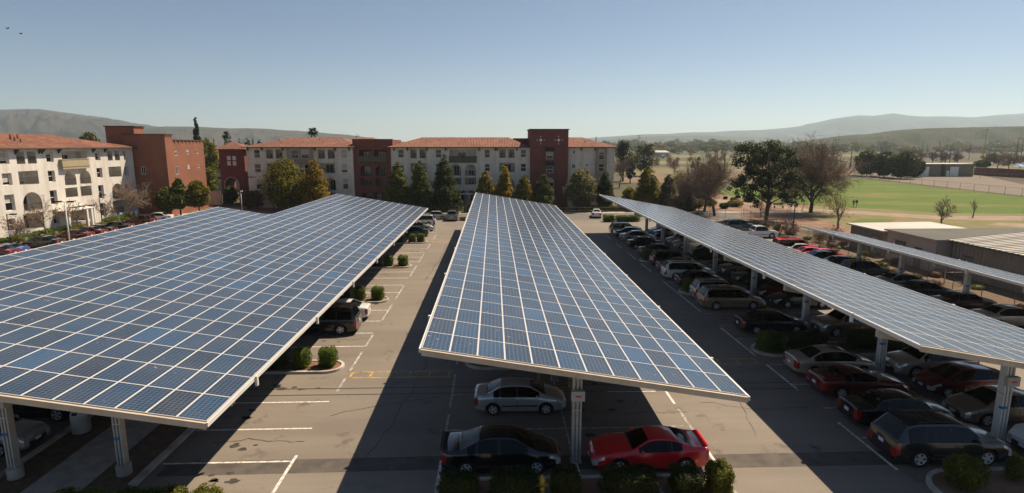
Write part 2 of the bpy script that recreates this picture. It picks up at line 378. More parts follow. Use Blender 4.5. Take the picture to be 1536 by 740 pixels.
def bare_tree(name, label, X, Y, h, wd, seed, levels=4, kids=(7,6,5,5), mt='twig', barkm='bark_grey', group=None, fork=.3, twig_r=.022, lean=0., droop=0., buds=None):
    r = random.Random(seed); root = empty(name, (X, Y, 0), label, 'tree', group); tr = MB(); tw = MB()
    tips = []
    def grow(p, d, L, rad, lev):
        segs = 3 if lev < 2 else 2; pts = [p]; dd = d.copy(); q = p.copy()
        for s in range(segs):
            dd = (dd + Vector((r.gauss(0,.13), r.gauss(0,.13), r.gauss(.05,.1) - droop*lev*.12))).normalized(); q = q + dd*L/segs; pts.append(q.copy())
        rads = [rad*(1-.55*i/segs) for i in range(segs+1)]
        (tr if lev <= 1 else tw).tube(pts, rads, barkm if lev <= 1 else mt, 7 if lev == 0 else 5 if lev == 1 else 3, caps=False)
        if lev >= levels: tips.append(q); return
        k = kids[lev]
        for j in range(k):
            t = r.uniform(fork if lev == 0 else .2, 1.) if j else 1.
            f = t*segs; i = min(int(f), segs-1); b = pts[i].lerp(pts[i+1], f-i)
            ax = dd.orthogonal().normalized(); ax.rotate(Matrix.Rotation(r.random()*6.28, 3, dd))
            ang = radians(r.uniform(22, 58)); nd = (dd*cos(ang) + ax*sin(ang))
            if lev == 0: nd.x *= wd; nd.y *= wd
            nd.normalize()
            grow(b, nd, L*r.uniform(.5, .82)*(1.15 if lev == 0 else 1), max(twig_r, rad*.5*r.uniform(.7,1)), lev+1)
    grow(Vector((0,0,-.1)), Vector((lean, 0, 1)).normalized(), h*.40, .04+.022*h, 0)
    tr.build('trunk', root); tw.build('crown', root)
    if buds:
        link('foliage', leaves([(t, (.25,.25,.25)) for t in tips[::2]], buds[1], .16, buds[0], seed, hollow=0), root)
    return root
def clump_tree(name, label, X, Y, cl, trunk, n, leafsz, mt, seed, group=None, cat='tree'):
    root = empty(name, (X, Y, 0), label, cat, group); mb = MB()
    for pts, rads in trunk: mb.tube(pts, rads, 'bark', 7)
    mb.build('trunk', root); link('crown', leaves(cl, n, leafsz, mt, seed, hollow=.15), root)
    return root
def shrub(name, label, X, Y, wx, wy, h, mt, seed, n=2500, leafsz=.09, boxy=True, group=None, z0=0., cat='shrub'):
    """clipped shrub: leaf quads over and just inside a rounded box, uneven by noise"""
    r = random.Random(seed); vs = []; fs = []; tones = []
    e = .66 if boxy else 1.
    for _ in range(n):
        d = Vector((r.gauss(0,1), r.gauss(0,1), r.gauss(0,1))).normalized()
        if boxy: d = Vector([math.copysign(abs(c)**e, c) for c in d]); d /= max(1e-6, (abs(d.x)**4+abs(d.y)**4+abs(d.z)**4)**.25)
        bump = 1 + .20*noise.noise(Vector((d.x*2+seed, d.y*2, d.z*2))) + .10*noise.noise(Vector((d.x*6+seed, d.y*6, d.z*6)))
        q = r.uniform(.82, 1.03)*bump
        p = Vector((d.x*wx/2*q, d.y*wy/2*q, max(.02, h*.5+d.z*h*.5*q)))
        nrm = (d + Vector((r.gauss(0,.7), r.gauss(0,.7), r.gauss(0,.7)))).normalized()
        a = nrm.orthogonal().normalized(); b = nrm.cross(a); sz = leafsz*r.uniform(.6,1.4); i = len(vs)
        vs += [p-a*sz*.5, p+b*sz*.35, p+a*sz*.5, p-b*sz*.35]; fs.append((i,i+1,i+2,i+3))
        tones.append(min(1, max(0, .45+.5*noise.noise(p*1.3+Vector((seed,0,0)))+r.uniform(-.3,.3))))
    nl = len(fs)
    for k in range(7):      # the dense inner twigs, so that one cannot look through
        for j in range(10):
            for (th, ph) in ((k, j),):
                pass
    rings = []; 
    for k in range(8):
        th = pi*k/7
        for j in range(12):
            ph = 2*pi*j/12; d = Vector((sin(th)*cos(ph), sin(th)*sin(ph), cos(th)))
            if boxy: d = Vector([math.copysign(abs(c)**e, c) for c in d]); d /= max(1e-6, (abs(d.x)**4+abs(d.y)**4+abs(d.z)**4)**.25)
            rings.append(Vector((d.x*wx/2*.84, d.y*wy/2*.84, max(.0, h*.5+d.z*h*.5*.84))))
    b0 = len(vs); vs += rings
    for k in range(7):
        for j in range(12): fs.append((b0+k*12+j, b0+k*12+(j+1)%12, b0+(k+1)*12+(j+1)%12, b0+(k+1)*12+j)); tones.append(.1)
    me = bpy.data.meshes.new('foliage'); me.from_pydata(vs, [], fs); me.materials.append(M[mt])
    at = me.attributes.new('tone', 'FLOAT', 'FACE'); at.data.foreach_set('value', tones); me.update()
    o = link(name, me, None, (X, Y, z0)); return tag(o, label, cat, group)
# ---------------------------------------------------------------- ground, lot, streets
gm = MB(); S = 16000.
gm.poly([(-S,-S*.02,-.03),(S,-S*.02,-.03),(S,S,-.03),(-S,S,-.03)], 'open_ground'); struct('ground', gm)
sheet('parking_lot', rect(-66, 6, 42.2, 99.5), 0., 'asphalt')
sheet('street', rect(-120, 99.5, 46, 109.5), -.004, 'street')
sheet('pavement', rect(-120, 109.5, 60, 112.0), .05, 'concrete')
sheet('garden_strip', rect(-120, 112.0, 34, 123), .03, 'mulch')
sheet('garden_bed', rect(-75, 60, -61.3, 99.5), .02, 'mulch')
sheet('building_path', rect(-66.6, 60, -64.6, 99.5), .03, 'concrete')
# strip under the left canopy: soil, concrete walk, kerb
sheet('planting_soil', rect(-19.6, 14, -14.15, 96), .012, 'soil')
sheet('concrete_path', rect(-17.95, 14, -15.75, 96), .03, 'concrete')
mb = MB(); mb.box((-14.15, 20.9, -.05), (-13.85, 96, .12), 'kerb'); mb.box((-19.75, 16, -.05), (-19.5, 96, .12), 'kerb'); struct('kerb', mb)
# right verge with fence line and the park behind
sheet('dirt_verge', rect(40.1, 14, 46, 99.5), .008, 'soil')
mb = MB(); mb.box((39.9, 14, -.05), (40.1, 99, .11), 'kerb'); struct('verge_kerb', mb)
def pix(pts, z=0): return [G(x, y, 0) for x, y in pts]
def ground_patch(name, pts, z, mt): return sheet(name, [(p.x, p.y) for p in pix(pts)], z, mt)
ground_patch('park_ground', [(1010,322),(1110,338),(1290,352),(1700,372),(1700,318),(1290,300),(1150,285),(1000,292)], -.018, 'mulch')
ground_patch('dry_grass_field', [(1190,318),(1290,346),(1760,372),(1760,312),(1290,303),(1230,306)], -.012, 'dry_grass')
ground_patch('lawn', [(1060,287),(1110,297),(1160,305),(1215,308),(1290,312),(1400,319),(1536,321),(1720,328),(1720,306),(1536,296),(1420,283),(1290,268),(1210,272),(1110,280)], -.006, 'lawn')
ground_patch('grass_patch', [(1275,334),(1290,328),(1345,329),(1330,336)], -.004, 'lawn')
ground_patch('dirt_path', [(1060,303),(1150,309),(1210,319),(1290,322),(1400,329),(1560,332),(1720,333),(1720,327.5),(1536,324.5),(1400,323.5),(1290,317),(1215,313.5),(1160,306),(1075,299)], .0, 'path_dirt')
ground_patch('sand_pit', [(1480,337),(1560,344),(1720,346),(1720,339),(1540,336),(1500,334)], .002, 'path_dirt')
ground_patch('gravel_yard', [(1292,266),(1420,281),(1536,294),(1760,318),(1760,290),(1536,277),(1470,263),(1330,258),(1292,260)], -.008, 'gravel')
ground_patch('brown_field', [(930,274),(1010,274),(1110,268),(1280,263),(1280,248),(1110,250),(930,252)], -.024, 'brown_field')
ground_patch('crop_field', [(925,262),(1090,256),(1230,255),(1230,252),(1090,252.5),(925,256)], -.020, 'green_field')
ground_patch('green_field', [(980,237),(1240,236.5),(1330,235),(1330,231.5),(1200,232),(980,233)], -.020, 'green_field')
ground_patch('far_field', [(930,247),(1100,245),(1260,244),(1260,240),(930,242)], -.022, 'dry_grass')
ground_patch('dry_field', [(1460,256),(1536,257.5),(1700,259),(1700,250),(1536,249.5),(1460,250)], -.020, 'dry_grass')
ground_patch('pale_road', [(1290,251),(1460,246),(1700,249),(1700,246),(1460,243),(1290,249)], -.016, 'gravel')

# ---------------------------------------------------------------- painted markings (sheets just above the asphalt)
pm = MB(); wm = MB(); ym = MB(); tm = MB()
def strip(mb, x0, y0, x1, y1, wd, mt, z=.006):
    d = Vector((x1-x0, y1-y0, 0)); n = Vector((-d.y, d.x, 0)).normalized()*wd/2
    mb.poly([(x0-n.x,y0-n.y,z),(x1-n.x,y1-n.y,z),(x1+n.x,y1+n.y,z),(x0+n.x,y0+n.y,z)], mt)
PIT = 2.83
# left lot stalls
for k, y in enumerate([22.5, 25.35, 28.2, 36.5, 39.2, 42.0, 44.9, 50.5, 53.3, 56.2, 59.0, 64.2, 67, 69.8, 72.6, 75.4, 80.4, 83.2, 86, 88.8]):
    strip(pm if k < 14 else wm, -13.75, y, -8.5, y+.03, .11, 'white_paint' if k < 14 else 'worn_white_paint')
for y0, y1, mt in ((19.8, 23.0, 'white_paint'), (29.4, 31.2, 'worn_white_paint'), (32.3, 35.5, 'worn_white_paint'), (36.4, 39.0, 'worn_white_paint'), (42.2, 46.5, 'worn_white_paint'), (48.2, 53, 'worn_white_paint'), (57, 62, 'worn_white_paint'), (64, 69, 'worn_white_paint'), (72, 76, 'worn_white_paint'), (80, 84, 'worn_white_paint')):
    strip(pm, -8.42, y0, -8.42, y1, .13, mt, .0075)
# centre row
for y in (21.6, 24.75, 27.0, 29.8): pass
strip(wm, -2.2, 25.0, 9.0, 25.0, .10, 'worn_white_paint'); strip(pm, 6.6, 25.05, 9.0, 25.05, .09, 'worn_white_paint')
strip(wm, -2.2, 28.9, -.6, 28.9, .10, 'worn_white_paint'); strip(pm, 6.0, 29.0, 8.6, 28.95, .11, 'white_paint')
for y0, y1, mt in ((20.3, 22.4, 'white_paint'), (27.4, 31.6, 'worn_white_paint'), (33, 36, 'worn_white_paint'), (24.4, 26.6, 'worn_white_paint')): strip(pm, -2.25, y0, -2.25, y1, .12, mt, .0075)
for y0, y1, mt in ((20.7, 23.6, 'white_paint'), (27.4, 29.0, 'white_paint'), (24.6, 26.8, 'worn_white_paint')): strip(pm, 9.15, y0, 9.15, y1, .13, mt, .0075)
strip(pm, 3.36, 20.5, 3.36, 22.0, .12, 'white_paint'); strip(pm, 3.3, 23, 3.3, 31, .10, 'worn_white_paint', .0075)
# right canopy stalls
for y in (23.7, 26.7, 29.6, 32.5, 37.2, 40.2, 43.2, 46.2, 53.6, 57, 59.8, 62.5, 68.2, 71.2, 74.2, 77, 80, 83): strip(pm, 16.4, y, 21.8, y, .10, 'worn_white_paint'); strip(wm, 22.9, y, 28.4, y, .10, 'worn_white_paint')
for y0, y1 in ((21.1, 25.2), (28.9, 32.5), (34, 39.6), (43.7, 54.1), (58.3, 62.5), (64.8, 69.2), (72, 76), (79.5, 84)): strip(pm, 16.3, y0, 16.3, y1, .13, 'white_paint', .0075)
for y0, y1 in ((22.5, 40), (44, 62), (66, 84)): strip(wm, 22.35, y0, 22.35, y1, .10, 'worn_white_paint', .0075)
for y in (24, 27, 30, 33, 38, 41, 44, 47, 50, 53, 56, 59, 62, 65, 68, 71, 74, 77, 80, 83, 86): strip(wm, 34.6, y, 39.8, y, .10, 'worn_white_paint')
struct('parking_markings', pm); struct('worn_markings', wm)
# yellow crossing ladders, wheel-stop stripes
def ladder(x0, x1, y):
    strip(ym, x0, y-.42, x1, y-.42, .12, 'yellow_paint'); strip(ym, x0, y+.42, x1, y+.42, .10, 'yellow_paint')
    n = 5
    for k in range(n+1): x = x0+(x1-x0)*k/n; strip(ym, x, y-.42, x, y+.42, .12, 'yellow_paint', .008)
ladder(-8.2, -2.6, 31.7); ladder(10.2, 15.9, 33.1); ladder(-8.3, -3.2, 77.5)
struct('yellow_markings', ym)
# tar seams and the trench patch that cross the lot
for y in (29.05, 29.85): 
    pts = [(-13.5+i*1.0, y+.05*noise.noise(Vector((i*.7, y, 0)))) for i in range(31)]
    for a, b in zip(pts, pts[1:]): strip(tm, a[0], a[1], b[0], b[1], .075, 'tar', .009)
struct('tar_seams', tm)
cm = MB(); rc = random.Random(4)
for (x, y, n, dx, dy) in ((-5.5, 22, 26, .05, .55), (-4.2, 40, 30, -.03, .7), (11.8, 24, 30, .04, .6), (14.2, 45, 30, -.03, .8), (-12.5, 24.2, 14, .3, .02), (-11.8, 38.1, 10, .3, .03), (4.6, 26.2, 14, .32, .04), (10.5, 27.5, 16, .3, -.05), (-6.8, 55, 26, .02, .9), (-8, 26.6, 18, .3, .08)):
    for k in range(n):
        x2, y2 = x+dx+rc.gauss(0, .09), y+dy+rc.gauss(0, .09); strip(cm, x, y, x2, y2, rc.uniform(.025, .06), 'tar', .0052); x, y = x2, y2
struct('sealed_cracks', cm)
om = MB(); ro = random.Random(12)
def blot(x, y, r):
    n = 14; om.poly([(x+cos(6.283*k/n)*r*ro.uniform(.45,1.15)*1.3, y+sin(6.283*k/n)*r*ro.uniform(.45,1.15), .0042) for k in range(n)], 'oil_stain')
for (xs_, ys_) in ((-11.2, (21.2, 23.9, 26.8, 30, 37.8, 41, 46.3, 52, 55, 57.8, 66, 68.5, 71)), (1.0, (24.5, 27.5, 30.6)), (5.2, (24.4, 27.3, 30.5)), (18.4, (36.4, 42, 57, 69)), (24, (34, 42))):
    for y in ys_:
        for k in range(ro.randint(3, 7)): blot(xs_+ro.gauss(0, .75), y+ro.gauss(0, .32), ro.uniform(.04, .26))
for k in range(40): blot(ro.uniform(-8, 16), ro.uniform(19, 70), ro.uniform(.03, .10))
struct('oil_stains', om)
mb = MB(); mb.poly([(-13.5,21.55,.003),(-2.5,21.7,.003),(9,21.45,.003),(22,21.5,.003),(22,22.6,.003),(9,22.5,.003),(-2.5,22.75,.003),(-13.5,22.6,.003)], 'asphalt_patch'); struct('trench_patch', mb)

# ---------------------------------------------------------------- kerbed planting islands
def island(x0, x1, y0, y1, rl, rr, redend=False):
    """rounded island: kerb ring and soil"""
    def outline(o):
        pts = []; hy = (y1-y0)/2-o; cy = (y0+y1)/2
        if rr:
            for k in range(13): a = -pi/2+pi*k/12; pts.append((x1-hy-o+cos(a)*hy, cy+sin(a)*hy))
        else: pts += [(x1-o, cy-hy), (x1-o, cy+hy)]
        if rl:
            for k in range(13): a = pi/2+pi*k/12; pts.append((x0+hy+o+cos(a)*hy, cy+sin(a)*hy))
        else: pts += [(x0+o, cy+hy), (x0+o, cy-hy)]
        return pts
    A, B = outline(0), outline(.17); n = len(A); mb = MB()
    for i in range(n):
        j = (i+1) % n; a, b, c, d = A[i], A[j], B[j], B[i]
        red = redend and (((a[0]+b[0])/2 > x1-1.2 and a[1] < (y0+y1)/2) if rr else ((a[0]+b[0])/2 < x0+1.3 and a[1] < (y0+y1)/2))
        mt = 'red_kerb' if red else 'kerb'
        mb.quad((*a,-.02),(*b,-.02),(*b,.14),(*a,.14), mt); mb.quad((*a,.14),(*b,.14),(*c,.14),(*d,.14), 'kerb'); mb.quad((*d,.14),(*c,.14),(*c,.08),(*d,.08), 'kerb')
    mb.poly([(*p, .09) for p in B], 'mulch'); return struct('kerb_island', mb)
LEFT_ISL = (32.9, 47.9, 61.8, 77.4)
for y in LEFT_ISL: island(-14, -8.9, y-.95, y+.95, False, True)
island(-2.3, 9.2, 17.0, 20.9, False, True, True)
island(-1.8, 9.0, 32.2, 34.6, True, True)
for y in (34.9, 49.9, 64.2): island(16.5, 28.3, y-1.2, y+1.2, True, True)
island(16.6, 29, 17.9, 20.95, True, False, True)
# ---------------------------------------------------------------- solar canopies
PW, PL = 1.05, 1.92
def panel_mesh(mb_list, tones):
    """one panel: frame ring, glass, back; returns mesh"""
    me_v = []; fs = []; ms = []; uvs = []; tn = []
    for (T, tone) in zip(mb_list, tones):
        hw, hl, fr, t = PW/2-.002, PL/2-.002, .028, .04; b = len(me_v)
        o = [(-hw,-hl),(hw,-hl),(hw,hl),(-hw,hl)]; i_ = [(-hw+fr,-hl+fr*.8),(hw-fr,-hl+fr*.8),(hw-fr,hl-fr*.8),(-hw+fr,hl-fr*.8)]
        pts = [(*p,t) for p in o] + [(*p,t) for p in i_] + [(*p,t-.006) for p in i_] + [(*p,0) for p in o]
        me_v += [tuple(T @ Vector(p)) for p in pts]
        def F(idx, m, uv=None):
            fs.append(tuple(b+k for k in idx)); ms.append(m); tn.append(tone); uvs.extend(uv or [(0.5,0.5)]*len(idx))
        for k in range(4):
            k2 = (k+1) % 4; F((k,k2,4+k2,4+k), 0); F((4+k,4+k2,8+k2,8+k), 0); F((12+k,12+k2,k2,k), 0)
        F((8,9,10,11), 1, [(0,0),(1,0),(1,1),(0,1)]); F((15,14,13,12), 2)
    me = bpy.data.meshes.new('solar_panel'); me.from_pydata(me_v, [], fs)
    for q in ('panel_frame', 'solar_cells', 'panel_back'): me.materials.append(M[q])
    me.polygons.foreach_set('material_index', ms)
    u = me.uv_layers.new(name='UVMap'); u.data.foreach_set('uv', [c for p in uvs for c in p])
    at = me.attributes.new('tone', 'FLOAT', 'FACE'); at.data.foreach_set('value', tn); me.update(); return me
TONES = [.0, .12, .22, .32, .42, .52, .66, .95]; TW = [1.5, 3, 6, 7, 6, 4, 2, .8]
PANELS = [panel_mesh([Matrix()], [t]) for t in TONES]
def canopy(label, x0, z0, slope, Y0, cells, cols, beam_w=.35, edge='white_steel', posts='galv', boxes=(), pedestal=False, gutter=True, sx=1.):
    """cells: list of (col, row0, row1); x0,z0: high left edge at panel top; slope dz/dx (negative)"""
    th = math.atan(-slope); c, s = cos(th), sin(th); r = random.Random(int(abs(x0)*10))
    PW = 1.05*sx; ncol = max(k for k, _, _ in cells)+1; x1 = x0+ncol*PW*c; z1 = z0-ncol*PW*s
    cx = (x0+x1)/2; root = empty('solar_canopy', (cx, Y0, 0), label, 'solar canopy', 'solar canopies over the parking rows')
    def L(x, y, z): return (x-cx, y-Y0, z)
    slots = []
    for k, r0, r1 in cells:
        for j in range(r0, r1): slots.append((k, j))
    def where(k, j):
        d = (k+.5)*PW; return Vector(L(x0+d*c, Y0+(j+.5)*PL, z0-d*s-.04))
    def key(q):
        p = where(*q)+Vector((cx, Y0, 0)); v = p-Vector((0,0,CAMH)); f = v.dot(_fw)
        px = 768+FPX*v.dot(_rt)/max(f,.1); py = 370-FPX*v.dot(_up)/max(f,.1)
        return (f if -30 < px < 1566 and py < 760 and f > 0 else 1e4+f)
    slots.sort(key=key); rest = []
    def tone_of():
        return r.choices(range(8), TW)[0]
    for n, q in enumerate(slots):
        p = where(*q); t = tone_of()
        if n < 100: link('solar_panel', PANELS[t], root, p, (0, th, 0)).scale = (sx, 1, 1)
        else: rest.append((Matrix.Translation(p) @ Matrix.Rotation(th, 4, 'Y') @ Matrix.Diagonal((sx,1,1,1)), TONES[t]))
    if rest: tag(link('solar_panel', panel_mesh([a for a, _ in rest], [b for _, b in rest]), root), kind='stuff')
    # purlins under every column joint, girders over the posts
    def up(x, y, dz): return L(x, y, z0-(x-x0)*(-slope)+dz)
    for k in range(0, ncol+1, 2):
        rows = [(a, b) for kk, a, b in cells if kk == min(k, ncol-1)] or [(0, 1)]
        ya, yb = Y0+rows[0][0]*PL+.1, Y0+rows[0][1]*PL-.1; x = min(max(x0+k*PW*c, x0+.12), x1-.12)
        mb = MB(); a = up(x-.05, ya, -.25); b = up(x+.05, yb, -.06); mb.box((a[0], a[1], a[2]), (b[0], b[1], a[2]+.17), 'galv'); mb.build('purlin', root)
    ly = max(b for _, _, b in cells)*PL
    def beam(xa, ya, xb, yb, h, wd, mt, name, dz=-.05):
        """a box beam whose top follows the canopy plane"""
        A, B = Vector(up(xa, ya, dz)), Vector(up(xb, yb, dz)); d = (B-A).normalized(); n = Vector((-d.y, d.x, 0)).normalized()*wd/2; dn = Vector((0,0,-h))
        mb = MB(); v = [A-n, A+n, B+n, B-n]; v += [p+dn for p in v]
        mb.add(v, [(0,3,2,1),(4,5,6,7),(0,1,5,4),(1,2,6,5),(2,3,7,6),(3,0,4,7)], mt); return mb.build(name, root)
    nearcols = [k for k, a, b in cells if a == 0]
    beam(x0+.0, Y0-.06, x1, Y0-.06, .23, .10, 'fascia', 'front_fascia', -.045)
    # gutter-like side fascia boards on the high and the low edge
    lr = [b for k, a, b in cells if k == 0][0]*PL; rr = [b for k, a, b in cells if k == ncol-1][0]*PL
    beam(x0-.055, Y0-.1, x0-.055, Y0+lr, .17, .06, edge, 'edge_fascia', -.012); beam(x1+.055, Y0-.1, x1+.055, Y0+rr, .17, .06, edge, 'edge_fascia', -.012)
    if gutter:
        for xs, n in ((x0-.13, lr), (x1+.13, rr)):
            y = Y0+4.
            while y < Y0+n:
                mb = MB(); a = up(xs, y, -.40); mb.box((a[0]-.05, a[1]-.07, a[2]), (a[0]+.05, a[1]+.07, a[2]+.42), 'white_steel'); mb.build('splice_plate', root); y += 8.5
    for n, (px, py) in enumerate(cols):
        if py - Y0 < ly: 
            kx = [k for k, a, b in cells if Y0+b*PL > py+.5]; xa, xb = x0+min(kx)*PW*c+.2, x0+(max(kx)+1)*PW*c-.2
            if not any(abs(py-q[1]) < .1 for q in cols[:n]): beam(xa, py, xb, py, .36, .2, 'galv', 'girder', -.25)
        zt = z0-(px-x0)*(-slope)-.30
        mb = MB(); a = L(px, py, 0); hw = beam_w/2
        mb.box((a[0]-hw, a[1]-hw, -.05), (a[0]-hw+.06, a[1]+hw, zt), posts); mb.box((a[0]+hw-.06, a[1]-hw, -.05), (a[0]+hw, a[1]+hw, zt), posts)
        mb.box((a[0]-hw+.06, a[1]-.05, -.05), (a[0]+hw-.06, a[1]+.05, zt), posts); mb.box((a[0]-.035, a[1]-hw, -.05), (a[0]+.035, a[1]-.05, zt), posts)
        co = mb.build('post', root)
        mb = MB(); mb.box((a[0]-hw-.05, a[1]-hw-.05, .0), (a[0]+hw+.05, a[1]+hw+.05, .03), 'galv')
        for zz in (zt*.55,): mb.box((a[0]-hw-.012, a[1]-hw-.012, zz), (a[0]+hw+.012, a[1]+hw+.012, zz+.05), 'galv')
        mb.build('base_plate', co)
        if pedestal:
            mb = MB(); mb.lathe([(.0,.46),(.26,.46),(.28,.43),(.28,-.05)], 'concrete', 18, Matrix.Translation((a[0], a[1], 0))); mb.build('concrete_footing', co, sharp=40)
        if n in boxes:
            mb = MB(); mb.box((a[0]-.27, a[1]-hw-.2, zt*.66), (a[0]+.27, a[1]-hw-.002, zt*.66+.42), 'box_grey'); bx = mb.build('junction_box', co)
            mb = MB(); mb.box((a[0]-.11, a[1]-hw-.206, zt*.66+.17), (a[0]+.13, a[1]-hw-.201, zt*.66+.25), 'sign_red'); mb.build('warning_label', bx)
        if px > 12 or px < -12:
            mb = MB(); q = r.uniform(1.5, 1.9); mb.box((a[0]-hw-.01, a[1]-hw-.01, q), (a[0]+.06, a[1]-hw-.002, q+.12), 'blue_tape'); mb.box((a[0]-hw-.012, a[1]-hw-.01, q), (a[0]-hw-.002, a[1]-hw*.2, q+.12), 'blue_tape'); mb.build('blue_tag', co)
    return root
SL = -.166
canopy('wide blue solar canopy on the left, its far edge stepped, over a concrete walk', -28.72, 6.576, SL, 19.25,
       [(k, 0, 22 if k < 5 else 36) for k in range(18)], [(-19.0, 21.7), (-14.84, 21.8), (-14.9, 38.6), (-14.9, 54.6), (-14.9, 70.4), (-14.9, 86), (-23.6, 38.6), (-23.6, 54.6)], .30, pedestal=True, boxes=(0,))
canopy('blue solar canopy in the middle, held by single posts above the silver and red cars', -2.72, 5.56, SL, 20.7,
       [(k, 0, 37) for k in range(12)], [(3.36, 22.2+i*8.45) for i in range(9)], .36, boxes=(0,))
canopy('silvery grey solar canopy on the right over a double row of parked cars', 16.1, 5.56, -.179, 20.5,
       [(k, 0, 35) for k in range(12)], [(22.3, 23.2), (22.3, 31.2), (22.5, 39.8), (22.5, 48.3), (22.5, 57.2), (22.5, 66.4), (22.5, 75.8), (22.5, 84)], .36, boxes=(0,), sx=.925, edge='white_steel', posts='white_steel')
canopy('narrow pale solar canopy at far right beside the sheds and chain link fence', 34.75, 4.02, SL, 19.5,
       [(k, 0, 23) for k in range(6)], [(37.9, 28.0), (37.9, 36.1), (37.9, 44.1), (37.9, 51.7), (37.9, 58.0)], .32, edge='white_steel', posts='white_steel')
# ---------------------------------------------------------------- apartment buildings
def facade(root, T, u0, u1, z0, z1, ops, wall, deps=None, extra_cells=()):
    """wall sheet with real openings. T(u, d, z) -> local point, d = depth inward. ops: (u0,u1,z0,z1,type)"""
    us = sorted({u0, u1, *[o[0] for o in ops], *[o[1] for o in ops]}); zs = sorted({z0, z1, *[o[2] for o in ops], *[o[3] for o in ops]})
    us = [u for u in us if u0 <= u <= u1]; zs = [z for z in zs if z0 <= z <= z1]
    mb = MB()
    for a, b in zip(us, us[1:]):
        for c, d in zip(zs, zs[1:]):
            m, n = (a+b)/2, (c+d)/2
            if any(o[0] < m < o[1] and o[2] < n < o[3] for o in ops): continue
            mb.quad(T(a,0,c), T(b,0,c), T(b,0,d), T(a,0,d), wall)
    for (a, b, c, d, typ) in ops:
        dep = {'win': .16, 'deepwin': .45, 'bal': 1.5, 'arch': 1.5, 'rail': 1.5, 'archwin': .18, 'small': .12, 'porch': 2.2}[typ]
        mb.quad(T(a,0,c), T(a,dep,c), T(a,dep,d), T(a,0,d), wall); mb.quad(T(b,0,c), T(b,0,d), T(b,dep,d), T(b,dep,c), wall)
        mb.quad(T(a,0,c), T(b,0,c), T(b,dep,c), T(a,dep,c), wall); mb.quad(T(a,0,d), T(a,dep,d), T(b,dep,d), T(b,0,d), wall)
        if typ in ('arch', 'archwin'):
            r = (b-a)/2; ra = min(r, (d-c)*.62); mx = (a+b)/2; n = 12
            P = [(mx-r*cos(pi*k/n), d-ra+ra*sin(pi*k/n)) for k in range(n+1)]
            for p, q in zip(P, P[1:]):
                mb.quad(T(p[0],0,p[1]), T(q[0],0,q[1]), T(q[0],0,d), T(p[0],0,d), wall)
                mb.quad(T(p[0],0,p[1]), T(p[0],dep,p[1]), T(q[0],dep,q[1]), T(q[0],0,q[1]), wall)
        if typ in ('win', 'deepwin', 'archwin', 'small'):
            window(root, T, a, b, c, d, dep-.05, typ != 'small')
        else:
            bw = MB(); e = .004; wmt = wall if typ != 'porch' else wall
            dw0 = a+(b-a)*.30 if (b-a) > 2 else a+.25; dw1 = dw0+min(1.7, (b-a)*.5); dt = c+min(2.15, (d-c)*.86)
            # back wall with an opening for the glazed door
            bw.quad(T(a,dep,c), T(dw0,dep,c), T(dw0,dep,d), T(a,dep,d), wmt); bw.quad(T(dw1,dep,c), T(b,dep,c), T(b,dep,d), T(dw1,dep,d), wmt); bw.quad(T(dw0,dep,dt), T(dw1,dep,dt), T(dw1,dep,d), T(dw0,dep,d), wmt)
            bw.build('balcony_wall', root)
            window(root, T, dw0, dw1, c, dt, dep+.02, False, 'balcony_door')
            rl = MB(); h = 1.0
            def bar(p, q, y0, y1, dd, t): 
                rl.quad(T(p,dd,y0), T(q,dd,y0), T(q,dd,y1), T(p,dd,y1), 'dark_trim'); rl.quad(T(q,dd+t,y0), T(p,dd+t,y0), T(p,dd+t,y1), T(q,dd+t,y1), 'dark_trim')
                rl.quad(T(p,dd,y1), T(q,dd,y1), T(q,dd+t,y1), T(p,dd+t,y1), 'dark_trim')
            if typ != 'porch':
                bar(a, b, c+h-.06, c+h, .1, .05); bar(a, b, c+.08, c+.13, .1, .05); u = a+.08
                while u < b: bar(u, u+.035, c+.13, c+h-.06, .11, .03); u += .13
                rl.build('balcony_railing', root)
    mb.build('wall', root)
wr_ = random.Random(77)
def window(root, T, a, b, c, d, dep, cross=True, name='window'):
    f = MB(); t = .07; e = .05
    def bar(u0, u1, v0, v1):
        f.quad(T(u0,dep-e,v0), T(u1,dep-e,v0), T(u1,dep-e,v1), T(u0,dep-e,v1), 'trim_white')
        f.quad(T(u0,dep-e,v1), T(u1,dep-e,v1), T(u1,dep,v1), T(u0,dep,v1), 'trim_white'); f.quad(T(u0,dep,v0), T(u1,dep,v0), T(u1,dep-e,v0), T(u0,dep-e,v0), 'trim_white')
        f.quad(T(u0,dep,v0), T(u0,dep-e,v0), T(u0,dep-e,v1), T(u0,dep,v1), 'trim_white'); f.quad(T(u1,dep-e,v0), T(u1,dep,v0), T(u1,dep,v1), T(u1,dep-e,v1), 'trim_white')
    bar(a, a+t, c, d); bar(b-t, b, c, d); bar(a+t, b-t, c, c+t); bar(a+t, b-t, d-t, d)
    if cross: bar(a+t, b-t, (c+d)/2-.035, (c+d)/2+.035)
    else: bar((a+b)/2-.03, (a+b)/2+.03, c+t, d-t)
    o = f.build(name, root)
    p = MB(); p.quad(T(a,dep,c), T(b,dep,c), T(b,dep,d), T(a,dep,d), 'pane'); p.build('pane', o)
    if wr_.random() < .45:
        q = d-(d-c)*wr_.choice((.3, .5, .5, .75, 1.)); p = MB(); p.quad(T(a+t,dep-.012,q), T(b-t,dep-.012,q), T(b-t,dep-.012,d-t), T(a+t,dep-.012,d-t), 'blind'); p.build('blind', o)
